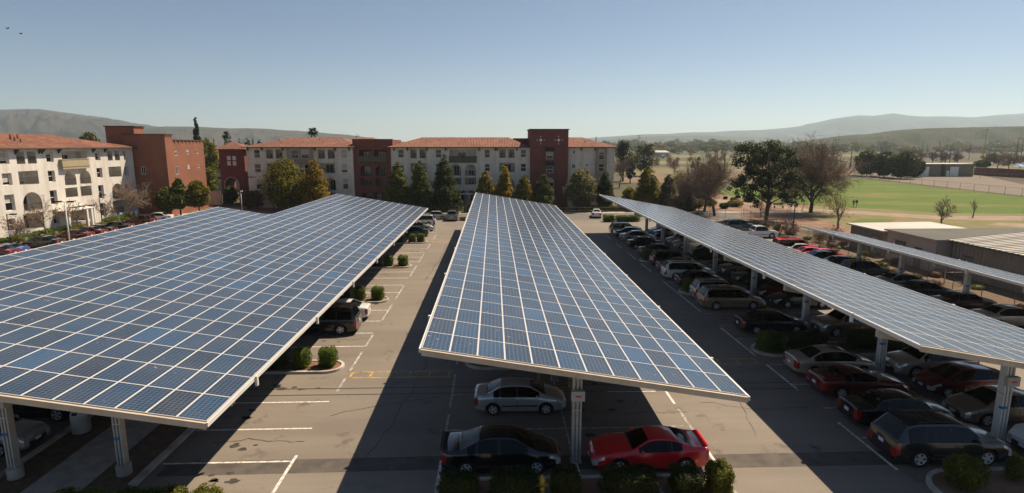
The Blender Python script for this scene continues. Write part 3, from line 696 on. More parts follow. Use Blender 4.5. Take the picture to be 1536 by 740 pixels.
def hip_roof(root, x0, x1, y0, y1, z, zr, axis, mt, ra, rb, over=.0, name='roof', under='stucco'):
    """eave rectangle and a ridge from ra to rb along axis"""
    mb = MB(); e = [(x0,y0,z),(x1,y0,z),(x1,y1,z),(x0,y1,z)]
    if axis == 0: R = [(ra,(y0+y1)/2,zr),(rb,(y0+y1)/2,zr)]; F = [(0,1,5,4),(2,3,4,5),(3,0,4),(1,2,5)]
    else: R = [((x0+x1)/2,ra,zr),((x0+x1)/2,rb,zr)]; F = [(1,2,5,4),(3,0,4,5),(0,1,4),(2,3,5)]
    mb.add(e+R, F, mt); o = mb.build(name, root)
    m2 = MB(); m2.box((x0+.02,y0+.02,z-.16), (x1-.02,y1-.02,z-.012), 'dark_trim'); m2.build('eave', o)
    return o
def block(mb, x0, x1, y0, y1, z0, z1, mt, faces='LRBT'):
    if 'L' in faces: mb.quad((x0,y1,z0),(x0,y0,z0),(x0,y0,z1),(x0,y1,z1), mt)
    if 'R' in faces: mb.quad((x1,y0,z0),(x1,y1,z0),(x1,y1,z1),(x1,y0,z1), mt)
    if 'F' in faces: mb.quad((x0,y0,z0),(x1,y0,z0),(x1,y0,z1),(x0,y0,z1), mt)
    if 'B' in faces: mb.quad((x1,y1,z0),(x0,y1,z0),(x0,y1,z1),(x1,y1,z1), mt)
    if 'T' in faces: mb.quad((x0,y0,z1),(x1,y0,z1),(x1,y1,z1),(x0,y1,z1), mt)
def px_ops(lst, ox, oy, s, plane, Y=None, X=None):
    out = []
    for (a, b, c, d, t) in lst:      # a,b = left,top ; c,d = right,bottom in the enlarged photo
        p = (atY(ox+s*a, oy+s*(b+d)/2, Y), atY(ox+s*c, oy+s*(b+d)/2, Y), atY(ox+s*(a+c)/2, oy+s*b, Y), atY(ox+s*(a+c)/2, oy+s*d, Y)) if Y else \
            (atX(ox+s*a, oy+s*(b+d)/2, X), atX(ox+s*c, oy+s*(b+d)/2, X), atX(ox+s*(a+c)/2, oy+s*b, X), atX(ox+s*(a+c)/2, oy+s*d, X))
        u = sorted((p[0].x, p[1].x)) if Y else sorted((p[0].y, p[1].y))
        out.append((round(u[0],2), round(u[1],2), round(max(.05, p[3].z),2), round(p[2].z,2), t))
    return out
YF = 122.; ZE = 12.35
main = empty('apartment_building', (-10, YF, 0), 'long white apartment block with tiled roofs and a red tower at its right', 'building')
TM = lambda off=0.: (lambda u, d, z: (u+10, d+off, z))
def XF(px, Y=YF): return atY(px, 250, Y).x
# section A
k1 = (360, 190, .16216); k2 = (580, 190, .16212); k3 = (760, 180, .2027)
A = px_ops([(128,215,185,292,'win'),(242,213,305,297,'bal'),(330,213,393,297,'bal'),(722,215,787,297,'bal'),(812,215,877,297,'bal'),(930,212,992,292,'win'),
 (135,345,195,428,'win'),(250,342,395,430,'bal'),(730,340,880,430,'bal'),(937,345,995,425,'win'),(150,482,207,580,'win'),(265,478,400,592,'arch'),(785,476,888,592,'arch'),(950,482,1003,580,'win'),
 (160,620,210,700,'win'),(270,612,400,700,'bal'),(785,612,888,700,'bal'),(955,620,1003,700,'win'),(545,350,590,428,'win'),(597,350,640,428,'win'),(470,480,530,580,'win'),(560,480,640,580,'win')], *k1, None, Y=YF)
xA0, xA1 = XF(371), XF(530); facade(main, TM(), xA0, xA1, 0, ZE, A, 'stucco')
bay = px_ops([(472,215,540,297,'win'),(567,215,637,297,'win')], *k1, None, Y=YF-.5); xb0, xb1 = XF(431, YF-.5), XF(469, YF-.5); zb0, zb1 = 9.1, ZE
facade(main, TM(-.5), xb0, xb1, zb0, zb1, bay, 'tan_stucco')
mb = MB()
for x in (xb0, xb1): mb.quad((x+10,-.5,zb0),(x+10,-.004,zb0),(x+10,-.004,zb1),(x+10,-.5,zb1), 'tan_stucco')
mb.quad((xb0+10,-.5,zb0),(xb1+10,-.5,zb0),(xb1+10,-.004,zb0),(xb0+10,-.004,zb0), 'tan_stucco'); mb.build('bay', main)
# section R, the recessed red part
R_ = px_ops([(1103,215,1217,335,'bal'),(1240,215,1357,335,'bal'),(1113,360,1218,455,'arch'),(1252,360,1357,455,'arch'),(1115,480,1222,545,'bal'),(1255,480,1357,545,'bal'),(1132,615,1232,695,'bal'),(1245,615,1325,695,'bal')], *k1, None, Y=YF+.6)
xR0, xR1 = XF(530, YF+.6), XF(590, YF+.6); facade(main, TM(.6), xR0, xR1, 0, 14.0, R_, 'red_stucco')
def big_rail(x0, x1, z0, z1, y, mt, name='balcony_front'):
    mb = MB(); mb.box((x0+10, y-.12, z0), (x1+10, y-.003, z1), mt)
    mb.box((x0+9.96, y-.16, z1), (x1+10.04, y+.0, z1+.06), mt); n = int((x1-x0)/.9)
    for k in range(n+1): u = x0+(x1-x0)*k/n; mb.box((u+9.97, y-.14, z0+.05), (u+10.03, y-.118, z1-.05), mt)
    mb.build(name, main)
zt = lambda py, Y: atY(600, py, Y).z
big_rail(XF(538), XF(580.5), zt(243.5, YF), zt(235, YF), .6, 'olive_wood')
mb = MB(); mb.box((xR0+10-.05, .5, 14.0), (xR1+10.05, 1.2, 14.12), 'dark_trim'); mb.build('parapet_cap', main)
# section B
B_ = px_ops([(105,213,160,290,'win'),(220,213,277,293,'bal'),(305,213,363,293,'bal'),(452,213,507,290,'win'),(582,217,828,335,'bal'),(905,213,955,290,'win'),(1042,210,1102,290,'bal'),(1127,213,1183,290,'bal'),(1240,213,1290,287,'win'),
 (108,345,160,420,'win'),(222,340,368,425,'bal'),(455,345,507,418,'win'),(587,350,690,455,'arch'),(725,350,828,455,'arch'),(907,345,955,416,'win'),(1042,337,1185,422,'bal'),(1240,343,1290,416,'win'),
 (110,480,160,580,'win'),(230,475,370,590,'arch'),(455,480,507,580,'win'),(590,475,690,537,'bal'),(725,473,828,537,'bal'),(907,480,955,580,'win'),(1045,475,1185,583,'arch'),(1243,480,1290,580,'win'),
 (112,618,160,695,'win'),(230,612,370,695,'bal'),(457,618,507,695,'win'),(600,592,740,700,'porch'),(757,592,820,700,'porch'),(907,618,955,695,'win'),(1045,612,1185,695,'bal'),(1243,618,1290,695,'win')], *k2, None, Y=YF)
xB0, xB1 = XF(587), XF(796); facade(main, TM(), xB0, xB1, 0, ZE, B_, 'stucco')
big_rail(XF(674), XF(715), zt(244.5, YF), zt(235, YF), 0., 'olive_wood')
# red tower T
T_ = px_ops([(293,235,345,290,'win'),(293,342,345,393,'win'),(293,428,350,497,'archwin'),(293,520,350,560,'win')], *k3, None, Y=YF-1)
xT0, xT1 = XF(795.5, YF-1), XF(852, YF-1); facade(main, TM(-1), xT0, xT1, 0, 16.0, T_, 'red_stucco')
for (a, b, c, d) in ((287,203,350,235), (287,308,350,341)):
    q = px_ops([(a,b,c,d,'win')], *k3, None, Y=YF-1)[0]; mb = MB(); u0, u1, z0, z1 = q[0]+10, q[1]+10, q[2], q[3]
    mb.add([(u0,-1.01,z1),(u1,-1.01,z1),(u1,-1.75,z0+.2),(u0,-1.75,z0+.2),(u0,-1.75,z0),(u1,-1.75,z0),(u0,-1.01,z0),(u1,-1.01,z0)], [(0,3,2,1),(3,4,5,2),(0,6,4,3),(1,2,5,7)], 'awning'); mb.build('awning', main)
for cx_ in (252, 385):
    p = atY(760+.2027*cx_, 180+.2027*150, YF-1); mb = MB(); u, z = p.x+10, p.z
    def dia(cu, cz, r): mb.add([(cu-r,-1.03,cz),(cu,-1.03,cz-r),(cu+r,-1.03,cz),(cu,-1.03,cz+r),(cu-r,-1.0,cz),(cu,-1.0,cz-r),(cu+r,-1.0,cz),(cu,-1.0,cz+r)], [(0,1,2,3),(0,4,5,1),(1,5,6,2),(2,6,7,3),(3,7,4,0)], 'trim_white')
    dia(u, z, .36)
    for du, dz in ((.75,0),(-.75,0),(0,.75),(0,-.75)): dia(u+du, z+dz, .13)
    mb.build('tile_ornament', main)
# section C
C_ = px_ops([(487,225,508,252,'small'),(587,222,605,237,'small'),(483,327,508,360,'small'),(587,327,605,345,'small'),(483,430,508,455,'small'),(587,430,605,450,'small'),(483,540,508,570,'small')], *k3, None, Y=YF)
xC0, xC1 = XF(852), XF(921); facade(main, TM(), xC0, xC1, 0, ZE, C_, 'stucco')
bayC = px_ops([(683,220,722,295,'win'),(680,325,722,382,'win'),(683,430,722,510,'win')], *k3, None, Y=YF-.4); c0, c1 = XF(893.8, YF-.4), XF(910, YF-.4)
facade(main, TM(-.4), c0, c1, 3.2, ZE, bayC, 'tan_stucco')
mb = MB()
for x in (c0, c1): mb.quad((x+10,-.4,3.2),(x+10,-.004,3.2),(x+10,-.004,ZE),(x+10,-.4,ZE), 'tan_stucco')
mb.quad((c0+10,-.4,3.2),(c1+10,-.4,3.2),(c1+10,-.004,3.2),(c0+10,-.004,3.2), 'tan_stucco'); mb.build('bay', main)
# bodies behind the facades
mb = MB()
block(mb, xA0+10, xA1+10, 0, 15, 0, ZE, 'stucco', 'LRB'); block(mb, xB0+10, xB1+10, 0, 15, 0, ZE, 'stucco', 'LRB'); block(mb, xC0+10, xC1+10, 0, 15, 0, ZE, 'stucco', 'LRB')
mb.build('wall', main)
mb = MB(); block(mb, xR0+10, xR1+10, .6, 12, 0, 14.0, 'red_stucco', 'LRBT'); mb.build('wall', main); mb = MB(); block(mb, xT0+10, xT1+10, -1, 9, 0, 16.0, 'red_stucco', 'LRBT'); mb.build('wall', main)
mb = MB(); mb.box((xT0+9.8, -1.22, 16.0), (xT1+10.2, 9.2, 16.16), 'dark_trim'); mb.build('parapet_cap', main)
hip_roof(main, xA0+9.3, xA1+10.6, -.75, 15.6, ZE+.16, 14.55, 0, 'tile_x', XF(421)+10, XF(502)+10)
hip_roof(main, xB0+9.3, xB1+9.9, -.75, 15.6, ZE+.16, 14.55, 0, 'tile_x', XF(628)+10, XF(764)+10)
hip_roof(main, xC0+9.2, xC1+10.7, -.75, 15.6, ZE+.16, 14.55, 0, 'tile_x', XF(846)+10, XF(880)+10)
hip_roof(main, XF(505)+10, XF(548)+10, 8, 22, 13.6, 14.6, 0, 'tile_x', XF(512)+10, XF(540)+10)
mb = MB(); mb.box((XF(772)+10, 7, 12.4), (XF(800)+10, 14, 14.35), 'red_stucco'); mb.build('parapet', main)
# brackets under the eaves, vent pipes
for px in (374, 395, 426, 474, 504, 525, 592, 612, 641, 669, 719, 743, 746, 775, 871, 892):
    x = XF(px)+10; mb = MB(); mb.add([(x-.1,-.002,ZE),(x-.1,-.6,ZE),(x-.1,-.55,ZE-.16),(x-.1,-.002,ZE-.65),(x+.1,-.002,ZE),(x+.1,-.6,ZE),(x+.1,-.55,ZE-.16),(x+.1,-.002,ZE-.65)], [(0,1,2,3),(7,6,5,4),(1,5,6,2),(2,6,7,3),(0,4,5,1)], 'dark_trim'); mb.build('eave_bracket', main)
for px, zz, yy in ((422,13.6,4.2),(425,13.3,3.2),(482,13.7,4.6),(487,13.2,3.),(640,13.6,4.),(645,13.3,3.2),(750,13.5,3.8),(893,14.2,5.4),(877,13.4,3.4)):
    x = XF(px, YF+yy)+10; mb = MB(); mb.tube([(x,yy,zz-.6),(x,yy,zz+.45)], .09, 'dark_trim', 7); mb.build('vent_pipe', main)
for px in (505.5, 505.5, 384, 384): pass
mb = MB(); xx = XF(697)+10
for px in (676.5, 703.5, 713): x = XF(px, YF-.6)+10; mb.box((x-.16,-1.6,0), (x+.16,-1.3,2.75), 'trim_white')
mb.box((XF(673)+10,-1.7,2.75), (XF(716)+10,-.01,2.98), 'trim_white'); mb.build('porch_pergola', main)
mb = MB(); p = atY(377, 266, YF-.02); 
for k, ch in enumerate((.22,.22,.22,.12,.22)): mb.box((p.x+10-.7+k*.36, -.03, p.z-.14), (p.x+10-.7+k*.36+ch, -.003, p.z+.16), 'dark_trim')
mb.build('building_number', main)

# left wing, its sunlit side faces the lot
XL = -65.; lw = empty('apartment_building', (XL, 85, 0), 'white apartment wing at far left with arched balconies, sunlit long wall and tiled roof', 'building')
TL = lambda off=0.: (lambda u, d, z: (-d-off, u-85, z))
k4 = (0, 190, .21627)
LW = px_ops([(-8,178,62,260,'deepwin'),(113,175,172,260,'bal'),(190,175,252,258,'bal'),(320,177,370,246,'deepwin'),(432,172,607,292,'bal'),(658,170,695,234,'deepwin'),(745,167,780,236,'bal'),(795,166,830,235,'bal'),(858,168,882,232,'deepwin'),
 (16,324,85,408,'deepwin'),(130,308,268,403,'bal'),(335,306,383,384,'deepwin'),(447,306,528,408,'arch'),(552,302,630,398,'arch'),(672,287,711,355,'deepwin'),(755,278,842,350,'bal'),(865,276,890,340,'deepwin'),
 (35,472,104,586,'deepwin'),(158,454,292,584,'arch'),(350,442,398,542,'deepwin'),(455,424,540,491,'bal'),(560,412,637,482,'bal'),(685,406,722,502,'deepwin'),(778,394,858,502,'arch'),(868,400,893,480,'deepwin'),
 (50,640,112,725,'deepwin'),(166,600,305,712,'bal'),(368,575,410,675,'deepwin'),(487,552,600,660,'porch'),(612,540,665,642,'porch'),(698,530,735,622,'deepwin'),(785,512,862,600,'bal')], *k4, None, X=XL)
yL0, yL1 = 58., 108.0
facade(lw, TL(), yL0, yL1, 0, ZE, LW, 'warm_stucco')
mb = MB(); q = px_ops([(435,228,620,293,'win')], *k4, None, X=XL+.5)[0]
mb.box((.003, q[0]-85, q[2]), (.5, q[1]-85, q[3]), 'beige_wood'); mb.box((.0, q[0]-85.05, q[3]), (.56, q[1]-84.95, q[3]+.08), 'beige_wood'); mb.box((.5, q[0]-85, q[2]+.3), (.53, q[1]-85, q[2]+.38), 'olive_wood'); mb.build('balcony_front', lw)
mb = MB(); block(mb, -15, 0, yL0-85, yL1-85, 0, ZE, 'warm_stucco', 'LB'); mb.quad((-15,yL0-85,0),(0,yL0-85,0),(0,yL0-85,ZE),(-15,yL0-85,ZE),'warm_stucco'); mb.build('wall', lw)
hip_roof(lw, -15.6, .8, yL0-86, yL1-84.2, ZE+.16, 14.6, 1, 'tile_y', yL0-78, yL1-95)
for py in (100, 265, 285, 400, 640, 722):
    y = atX(k4[0]+k4[2]*py, 225, XL).y-85; mb = MB(); mb.add([(.002,y-.1,ZE),(.6,y-.1,ZE),(.55,y-.1,ZE-.16),(.002,y-.1,ZE-.7),(.002,y+.1,ZE),(.6,y+.1,ZE),(.55,y+.1,ZE-.16),(.002,y+.1,ZE-.7)], [(0,1,2,3),(7,6,5,4),(1,5,6,2),(2,6,7,3)], 'dark_trim'); mb.build('eave_bracket', lw)
for px, dx, zz in ((16,-4,13.9),(22,-3.2,13.6),(27,-4.5,14),(31,-2.4,13.3),(141,-4,13.9),(149,-3,13.5)):
    y = atX(px, 210, XL+dx).y-85; mb = MB(); mb.tube([(dx,y,zz-.8),(dx,y,zz+.5)], .12, 'tile_y', 7); mb.build('vent_pipe', lw)
mb = MB()
for px in (102, 130, 137, 141): y = atX(px, 318, XL+1.8).y-85; mb.box((1.6,y-.18,0), (1.95,y+.18,3.2), 'trim_white')
ya, yb = atX(98, 305, XL+1.8).y-85, atX(143, 305, XL+1.8).y-85; mb.box((.01,ya,3.2), (2.0,yb,3.3), 'trim_white'); mb.build('porch_pergola', lw)
# entry stair with red side walls
st = empty('entry_stair', (-64.5, 92, 0), 'tan stair with red cheek walls leading up to the white wing', 'stair'); mb = MB()
for k in range(5): mb.box((-1.2+k*.34, -2.0, 0), (-.86+k*.34, 2.0, .9-.17*k), 'path_dirt')
mb.build('steps', st); mb = MB()
for y in (-2.3, 2.0): mb.add([(-1.3,y,0),(1.2,y,0),(1.2,y,.35),(-1.3,y,1.35),(-1.3,y+.28,0),(1.2,y+.28,0),(1.2,y+.28,.35),(-1.3,y+.28,1.35)], [(0,1,2,3),(7,6,5,4),(3,2,6,7),(1,5,6,2),(0,3,7,4)], 'rust_stucco')
mb.build('cheek_wall', st)

# rust red block between the wings
rb = empty('red_building', (-59.2, 108.2, 0), 'windowed rust red block with flat parapets beside the white wing', 'building')
XR = -59.2; k5 = (150, 180, .2028)
def TR(u, d, z): return (-d, u-108.2, z)
fo = px_ops([(553,230,571,264,'small'),(640,222,657,255,'small'),(712,222,728,249,'small'),(562,343,580,403,'small'),(648,330,665,363,'small'),(722,328,736,356,'small')], *k5, None, X=XR)
yR1 = 122.2
facade(rb, TR, 108.2, yR1, 0, 13.75, fo, 'rust_stucco')
def TF(u, d, z): return (u+59.2, d, z)
ff = px_ops([(305,345,338,403,'small'),(316,463,347,522,'small')], *k5, None, Y=108.2)
facade(rb, TF, -66.5, -59.2, 0, 14.75, ff, 'rust_stucco')
mb = MB(); mb.quad((0,0,13.75),(0,2.6,13.75),(0,2.6,14.75),(0,0,14.75),'rust_stucco'); mb.quad((-8,2.6,14.75),(-8,0,14.75),(0,0,14.75),(0,2.6,14.75),'rust_stucco'); mb.quad((-8,2.6,13.75),(0,2.6,13.75),(0,2.6,14.75),(-8,2.6,14.75),'rust_stucco')
mb.quad((-12,2.6,13.75),(0,2.6,13.75),(0,14.0,13.75),(-12,14.0,13.75),'rust_stucco'); mb.quad((0,14.0,0),(-12,14.0,0),(-12,14.0,13.75),(0,14.0,13.75),'rust_stucco'); mb.build('wall', rb)
mb = MB(); block(mb, -11.45, -6.35, 1.8, 4.9, 0, 16.2, 'rust_stucco', 'LRFBT'); mb.build('stair_tower', rb)
mb = MB(); mb.box((-11.65,1.6,16.2), (-6.15,5.1,16.36), 'dark_trim'); mb.box((-7.4,-.15,14.75), (.15,2.7,14.9), 'dark_trim'); mb.box((-.1,2.72,13.75), (.16,14.1,13.9), 'dark_trim'); mb.build('parapet_cap', rb)
mb = MB()
for k in range(8): y = 3.2+k*1.35; mb.box((.003,y,13.42), (.16,y+.25,13.748), 'rust_stucco')
for k in range(4): y = .2+k*.6; mb.box((.003,y,14.45), (.13,y+.22,14.748), 'rust_stucco')
mb.build('corbels', rb)

# gate tower with arch
YG = 130.; gt = empty('gate_tower', (atY(349, 300, YG).x, YG, 0), 'small red gate tower with pyramid tile roof and arched passage', 'building'); gx = gt.location.x
def TG(u, d, z): return (u-gx, d, z)
g0, g1 = atY(330, 250, YG).x, atY(367.5, 250, YG).x; zg = atY(349, 224.5, YG).z
oa = px_ops([(930,428,1028,600,'archwin')], *k5, None, Y=YG)[0]
us = px_ops([(940,268,966,298,'small'),(980,268,1006,298,'small'),(942,306,967,338,'small'),(983,306,1008,338,'small')], *k5, None, Y=YG)
mb = MB(); a, b, c, d = oa[0]-gx, oa[1]-gx, .05, oa[3]; W = 'red_stucco'
# passage: front wall around an arch that runs through
r_ = (b-a)/2; n = 12; P = [((a+b)/2-r_*cos(pi*k/n), d-r_+r_*sin(pi*k/n)) for k in range(n+1)]
D = g1-g0
for yy in (0, D):
    mb.quad((g0-gx,yy,0),(a,yy,0),(a,yy,zg),(g0-gx,yy,zg), W); mb.quad((b,yy,0),(g1-gx,yy,0),(g1-gx,yy,zg),(b,yy,zg), W)
    for p, q in zip(P, P[1:]): mb.quad((p[0],yy,p[1]),(q[0],yy,q[1]),(q[0],yy,zg),(p[0],yy,zg), W)
for x in (g0-gx, g1-gx, a, b): mb.quad((x,0,0),(x,D,0),(x,D,zg if x not in (a,b) else d-r_),(x,0,zg if x not in (a,b) else d-r_), W)
for p, q in zip(P, P[1:]): mb.quad((p[0],0,p[1]),(q[0],0,q[1]),(q[0],D,q[1]),(p[0],D,p[1]), W)
mb.build('wall', gt)
mb = MB()
for p, q in zip(P, P[1:]):
    k = 1.16; c0_ = ((a+b)/2, d-r_); P2 = [(c0_[0]+(t[0]-c0_[0])*k, c0_[1]+(t[1]-c0_[1])*k) for t in (p, q)]
    mb.quad((p[0],-.05,p[1]),(q[0],-.05,q[1]),(P2[1][0],-.05,P2[1][1]),(P2[0][0],-.05,P2[0][1]),'concrete')
for x0_, x1_ in ((a-r_*.16, a), (b, b+r_*.16)): mb.quad((x0_,-.05,0),(x1_,-.05,0),(x1_,-.05,d-r_),(x0_,-.05,d-r_),'concrete')
mb.build('arch_surround', gt)
for (p, q, c_, d_, t) in us: mb = MB(); mb.box((p-gx,-.04,c_), (q-gx,-.002,d_), 'trim_white'); mb.build('tile_panel', gt)
hip_roof(gt, g0-gx-.8, g1-gx+.8, -.8, D+.8, zg+.1, zg+1.6, 0, 'tile_x', -.4, .4)
# courtyard wing seen through the gap
cw = empty('courtyard_building', (-74, 165, 0), 'cream courtyard wing with tile roof seen between red block and gate tower', 'building')
cy0 = atY(300, 245, 165).x+74; cy1 = atY(336, 245, 165).x+74; zc = atY(318, 240, 165).z
def TC(u, d, z): return (u, d, z)
facade(cw, TC, cy0-6, cy1+6, 0, zc, [(cy0+1.5,cy0+3.1,zc-2.6,zc-.8,'win'),(cy0+4.2,cy0+5.8,zc-2.6,zc-.8,'win'),(cy0+1.5,cy0+3.1,zc-5.5,zc-3.7,'win'),(cy0+4.2,cy0+5.8,zc-5.5,zc-3.7,'win')], 'tan_stucco')
mb = MB(); block(mb, cy0-6, cy1+6, 0, 10, 0, zc, 'tan_stucco', 'LRB'); mb.build('wall', cw)
hip_roof(cw, cy0-6.6, cy1+6.6, -.7, 10.6, zc+.1, zc+2.5, 0, 'tile_x', cy0-2, cy1+2)
gw = MB(); x0_, x1_ = atY(306, 285, 128).x, atY(331, 285, 128).x; gw.box((x0_,128,0), (x1_,128.35,3.0), 'stucco'); gw.box((x0_-.05,127.94,3.0), (x1_+.05,128.41,3.14), 'concrete')
tag(gw.build('garden_wall'), 'low cream garden wall between red block and gate tower', 'wall')
# ---------------------------------------------------------------- vehicles
def interp(tab, x):
    if x <= tab[0][0]: return tab[0][1]
    for (a, b), (c, d) in zip(tab, tab[1:]):
        if x <= c: return b + (d-b)*(x-a)/max(1e-6, c-a)
    return tab[-1][1]
def smooth_interp(tab, x, h=.10):
    return (interp(tab, x-h) + 2*interp(tab, x-h/2) + 3*interp(tab, x) + 2*interp(tab, x+h/2) + interp(tab, x+h))/9
# top: (x, z) from tail (x=0) to nose (x=L); gl = (rear glass x0,x1), (windscreen x0,x1); pil = pillar centres; belt line table
SPEC = {
 'sedan': dict(L=4.75, W=1.80, top=[(0,.96),(.06,1.02),(.78,1.07),(1.50,1.40),(2.0,1.46),(2.6,1.455),(2.95,1.40),(3.75,1.00),(4.4,.84),(4.68,.74),(4.75,.66)], belt=[(0,.95),(1,.96),(3.6,.93),(4.4,.78),(4.75,.62)], rg=(.80,1.50), ws=(2.96,3.72), sg=(1.02,3.45), pil=(1.40,2.28), wx=(.98,3.78), wr=.325, tum=.52),
 'oldsedan': dict(L=4.60, W=1.72, top=[(0,.93),(.05,.99),(.80,1.02),(1.30,1.36),(1.7,1.41),(2.5,1.405),(2.85,1.36),(3.5,.98),(4.4,.82),(4.55,.74),(4.6,.66)], belt=[(0,.92),(1,.93),(3.4,.90),(4.4,.76),(4.6,.62)], rg=(.84,1.32), ws=(2.86,3.46), sg=(1.0,3.2), pil=(1.36,2.18), wx=(.92,3.62), wr=.31, tum=.42),
 'compact': dict(L=4.45, W=1.71, top=[(0,.92),(.06,1.0),(.62,1.05),(1.28,1.38),(1.75,1.42),(2.4,1.41),(2.7,1.36),(3.42,.99),(4.15,.80),(4.38,.70),(4.45,.62)], belt=[(0,.93),(1,.94),(3.3,.90),(4.1,.75),(4.45,.60)], rg=(.64,1.28), ws=(2.72,3.40), sg=(.92,3.15), pil=(1.24,2.08), wx=(.90,3.48), wr=.31, tum=.50),
 'coupe': dict(L=4.68, W=1.83, top=[(0,.92),(.05,1.0),(.52,1.03),(1.30,1.27),(1.65,1.33),(2.1,1.335),(2.4,1.29),(3.08,.96),(3.7,.90),(4.2,.80),(4.55,.68),(4.68,.54)], belt=[(0,.94),(.8,.98),(1.6,.93),(3.0,.89),(4.2,.76),(4.68,.52)], rg=(.74,1.26), ws=(2.42,3.06), sg=(1.10,2.85), pil=(1.52,), wx=(.98,3.62), wr=.33, tum=.60),
 'hatch': dict(L=4.40, W=1.72, top=[(0,.88),(.05,1.0),(.20,1.10),(1.2,1.42),(2.0,1.49),(2.45,1.47),(2.75,1.40),(3.75,.94),(4.2,.78),(4.40,.62)], belt=[(0,.95),(1,1.0),(3.3,.92),(4.1,.74),(4.40,.58)], rg=(.22,1.2), ws=(2.76,3.66), sg=(.75,3.4), pil=(1.15,2.0), wx=(.85,3.55), wr=.31, tum=.50),
 'suv': dict(L=4.65, W=1.80, top=[(0,.80),(.03,1.02),(.10,1.08),(.42,1.62),(.75,1.68),(2.2,1.69),(2.75,1.63),(3.45,1.08),(4.35,.95),(4.58,.84),(4.65,.66)], belt=[(0,1.03),(1,1.05),(3.4,1.02),(4.3,.88),(4.65,.66)], rg=(.12,.42), ws=(2.77,3.42), sg=(.35,3.2), pil=(1.08,2.05), wx=(.95,3.62), wr=.36, tum=.30, rack=True, clad=True),
 'bigsuv': dict(L=4.90, W=1.96, top=[(0,.80),(.03,1.06),(.12,1.12),(.60,1.68),(1.0,1.75),(2.5,1.74),(3.0,1.66),(3.70,1.10),(4.55,.98),(4.82,.86),(4.90,.68)], belt=[(0,1.06),(1,1.08),(3.6,1.04),(4.5,.92),(4.90,.68)], rg=(.14,.62), ws=(3.02,3.66), sg=(.50,3.4), pil=(1.28,2.28), wx=(1.02,3.80), wr=.375, tum=.33, rack=True),
 'longsuv': dict(L=5.20, W=2.00, top=[(0,.80),(.03,1.12),(.08,1.16),(.30,1.82),(.6,1.88),(2.9,1.89),(3.3,1.82),(3.9,1.20),(4.95,1.08),(5.14,.95),(5.20,.72)], belt=[(0,1.12),(1,1.14),(3.8,1.12),(4.9,1.0),(5.20,.72)], rg=(.10,.31), ws=(3.32,3.88), sg=(.25,3.6), pil=(1.35,2.45), wx=(1.1,4.1), wr=.39, tum=.24, rack=True),
 'minivan': dict(L=5.05, W=1.92, top=[(0,.80),(.03,1.02),(.10,1.08),(.42,1.62),(.75,1.70),(2.5,1.70),(3.05,1.62),(4.05,1.02),(4.70,.86),(4.97,.74),(5.05,.62)], belt=[(0,1.02),(1,1.03),(3.8,.98),(4.6,.82),(5.05,.62)], rg=(.12,.42), ws=(3.08,3.98), sg=(.35,3.7), pil=(1.35,2.55), wx=(1.05,4.02), wr=.34, tum=.32, rack=True),
 'pickup': dict(L=5.40, W=1.88, top=[(0,.86),(.05,1.06),(1.75,1.08),(1.95,1.10),(2.20,1.66),(2.5,1.72),(3.3,1.71),(3.6,1.64),(4.2,1.12),(5.15,1.0),(5.34,.9),(5.40,.70)], belt=[(0,1.05),(1,1.06),(4.1,1.06),(5.1,.95),(5.40,.70)], rg=(1.97,2.20), ws=(3.62,4.18), sg=(2.12,3.9), pil=(2.95,), wx=(1.15,4.45), wr=.37, tum=.28, bed=(.10,1.72)),
}
CARMESH = {}
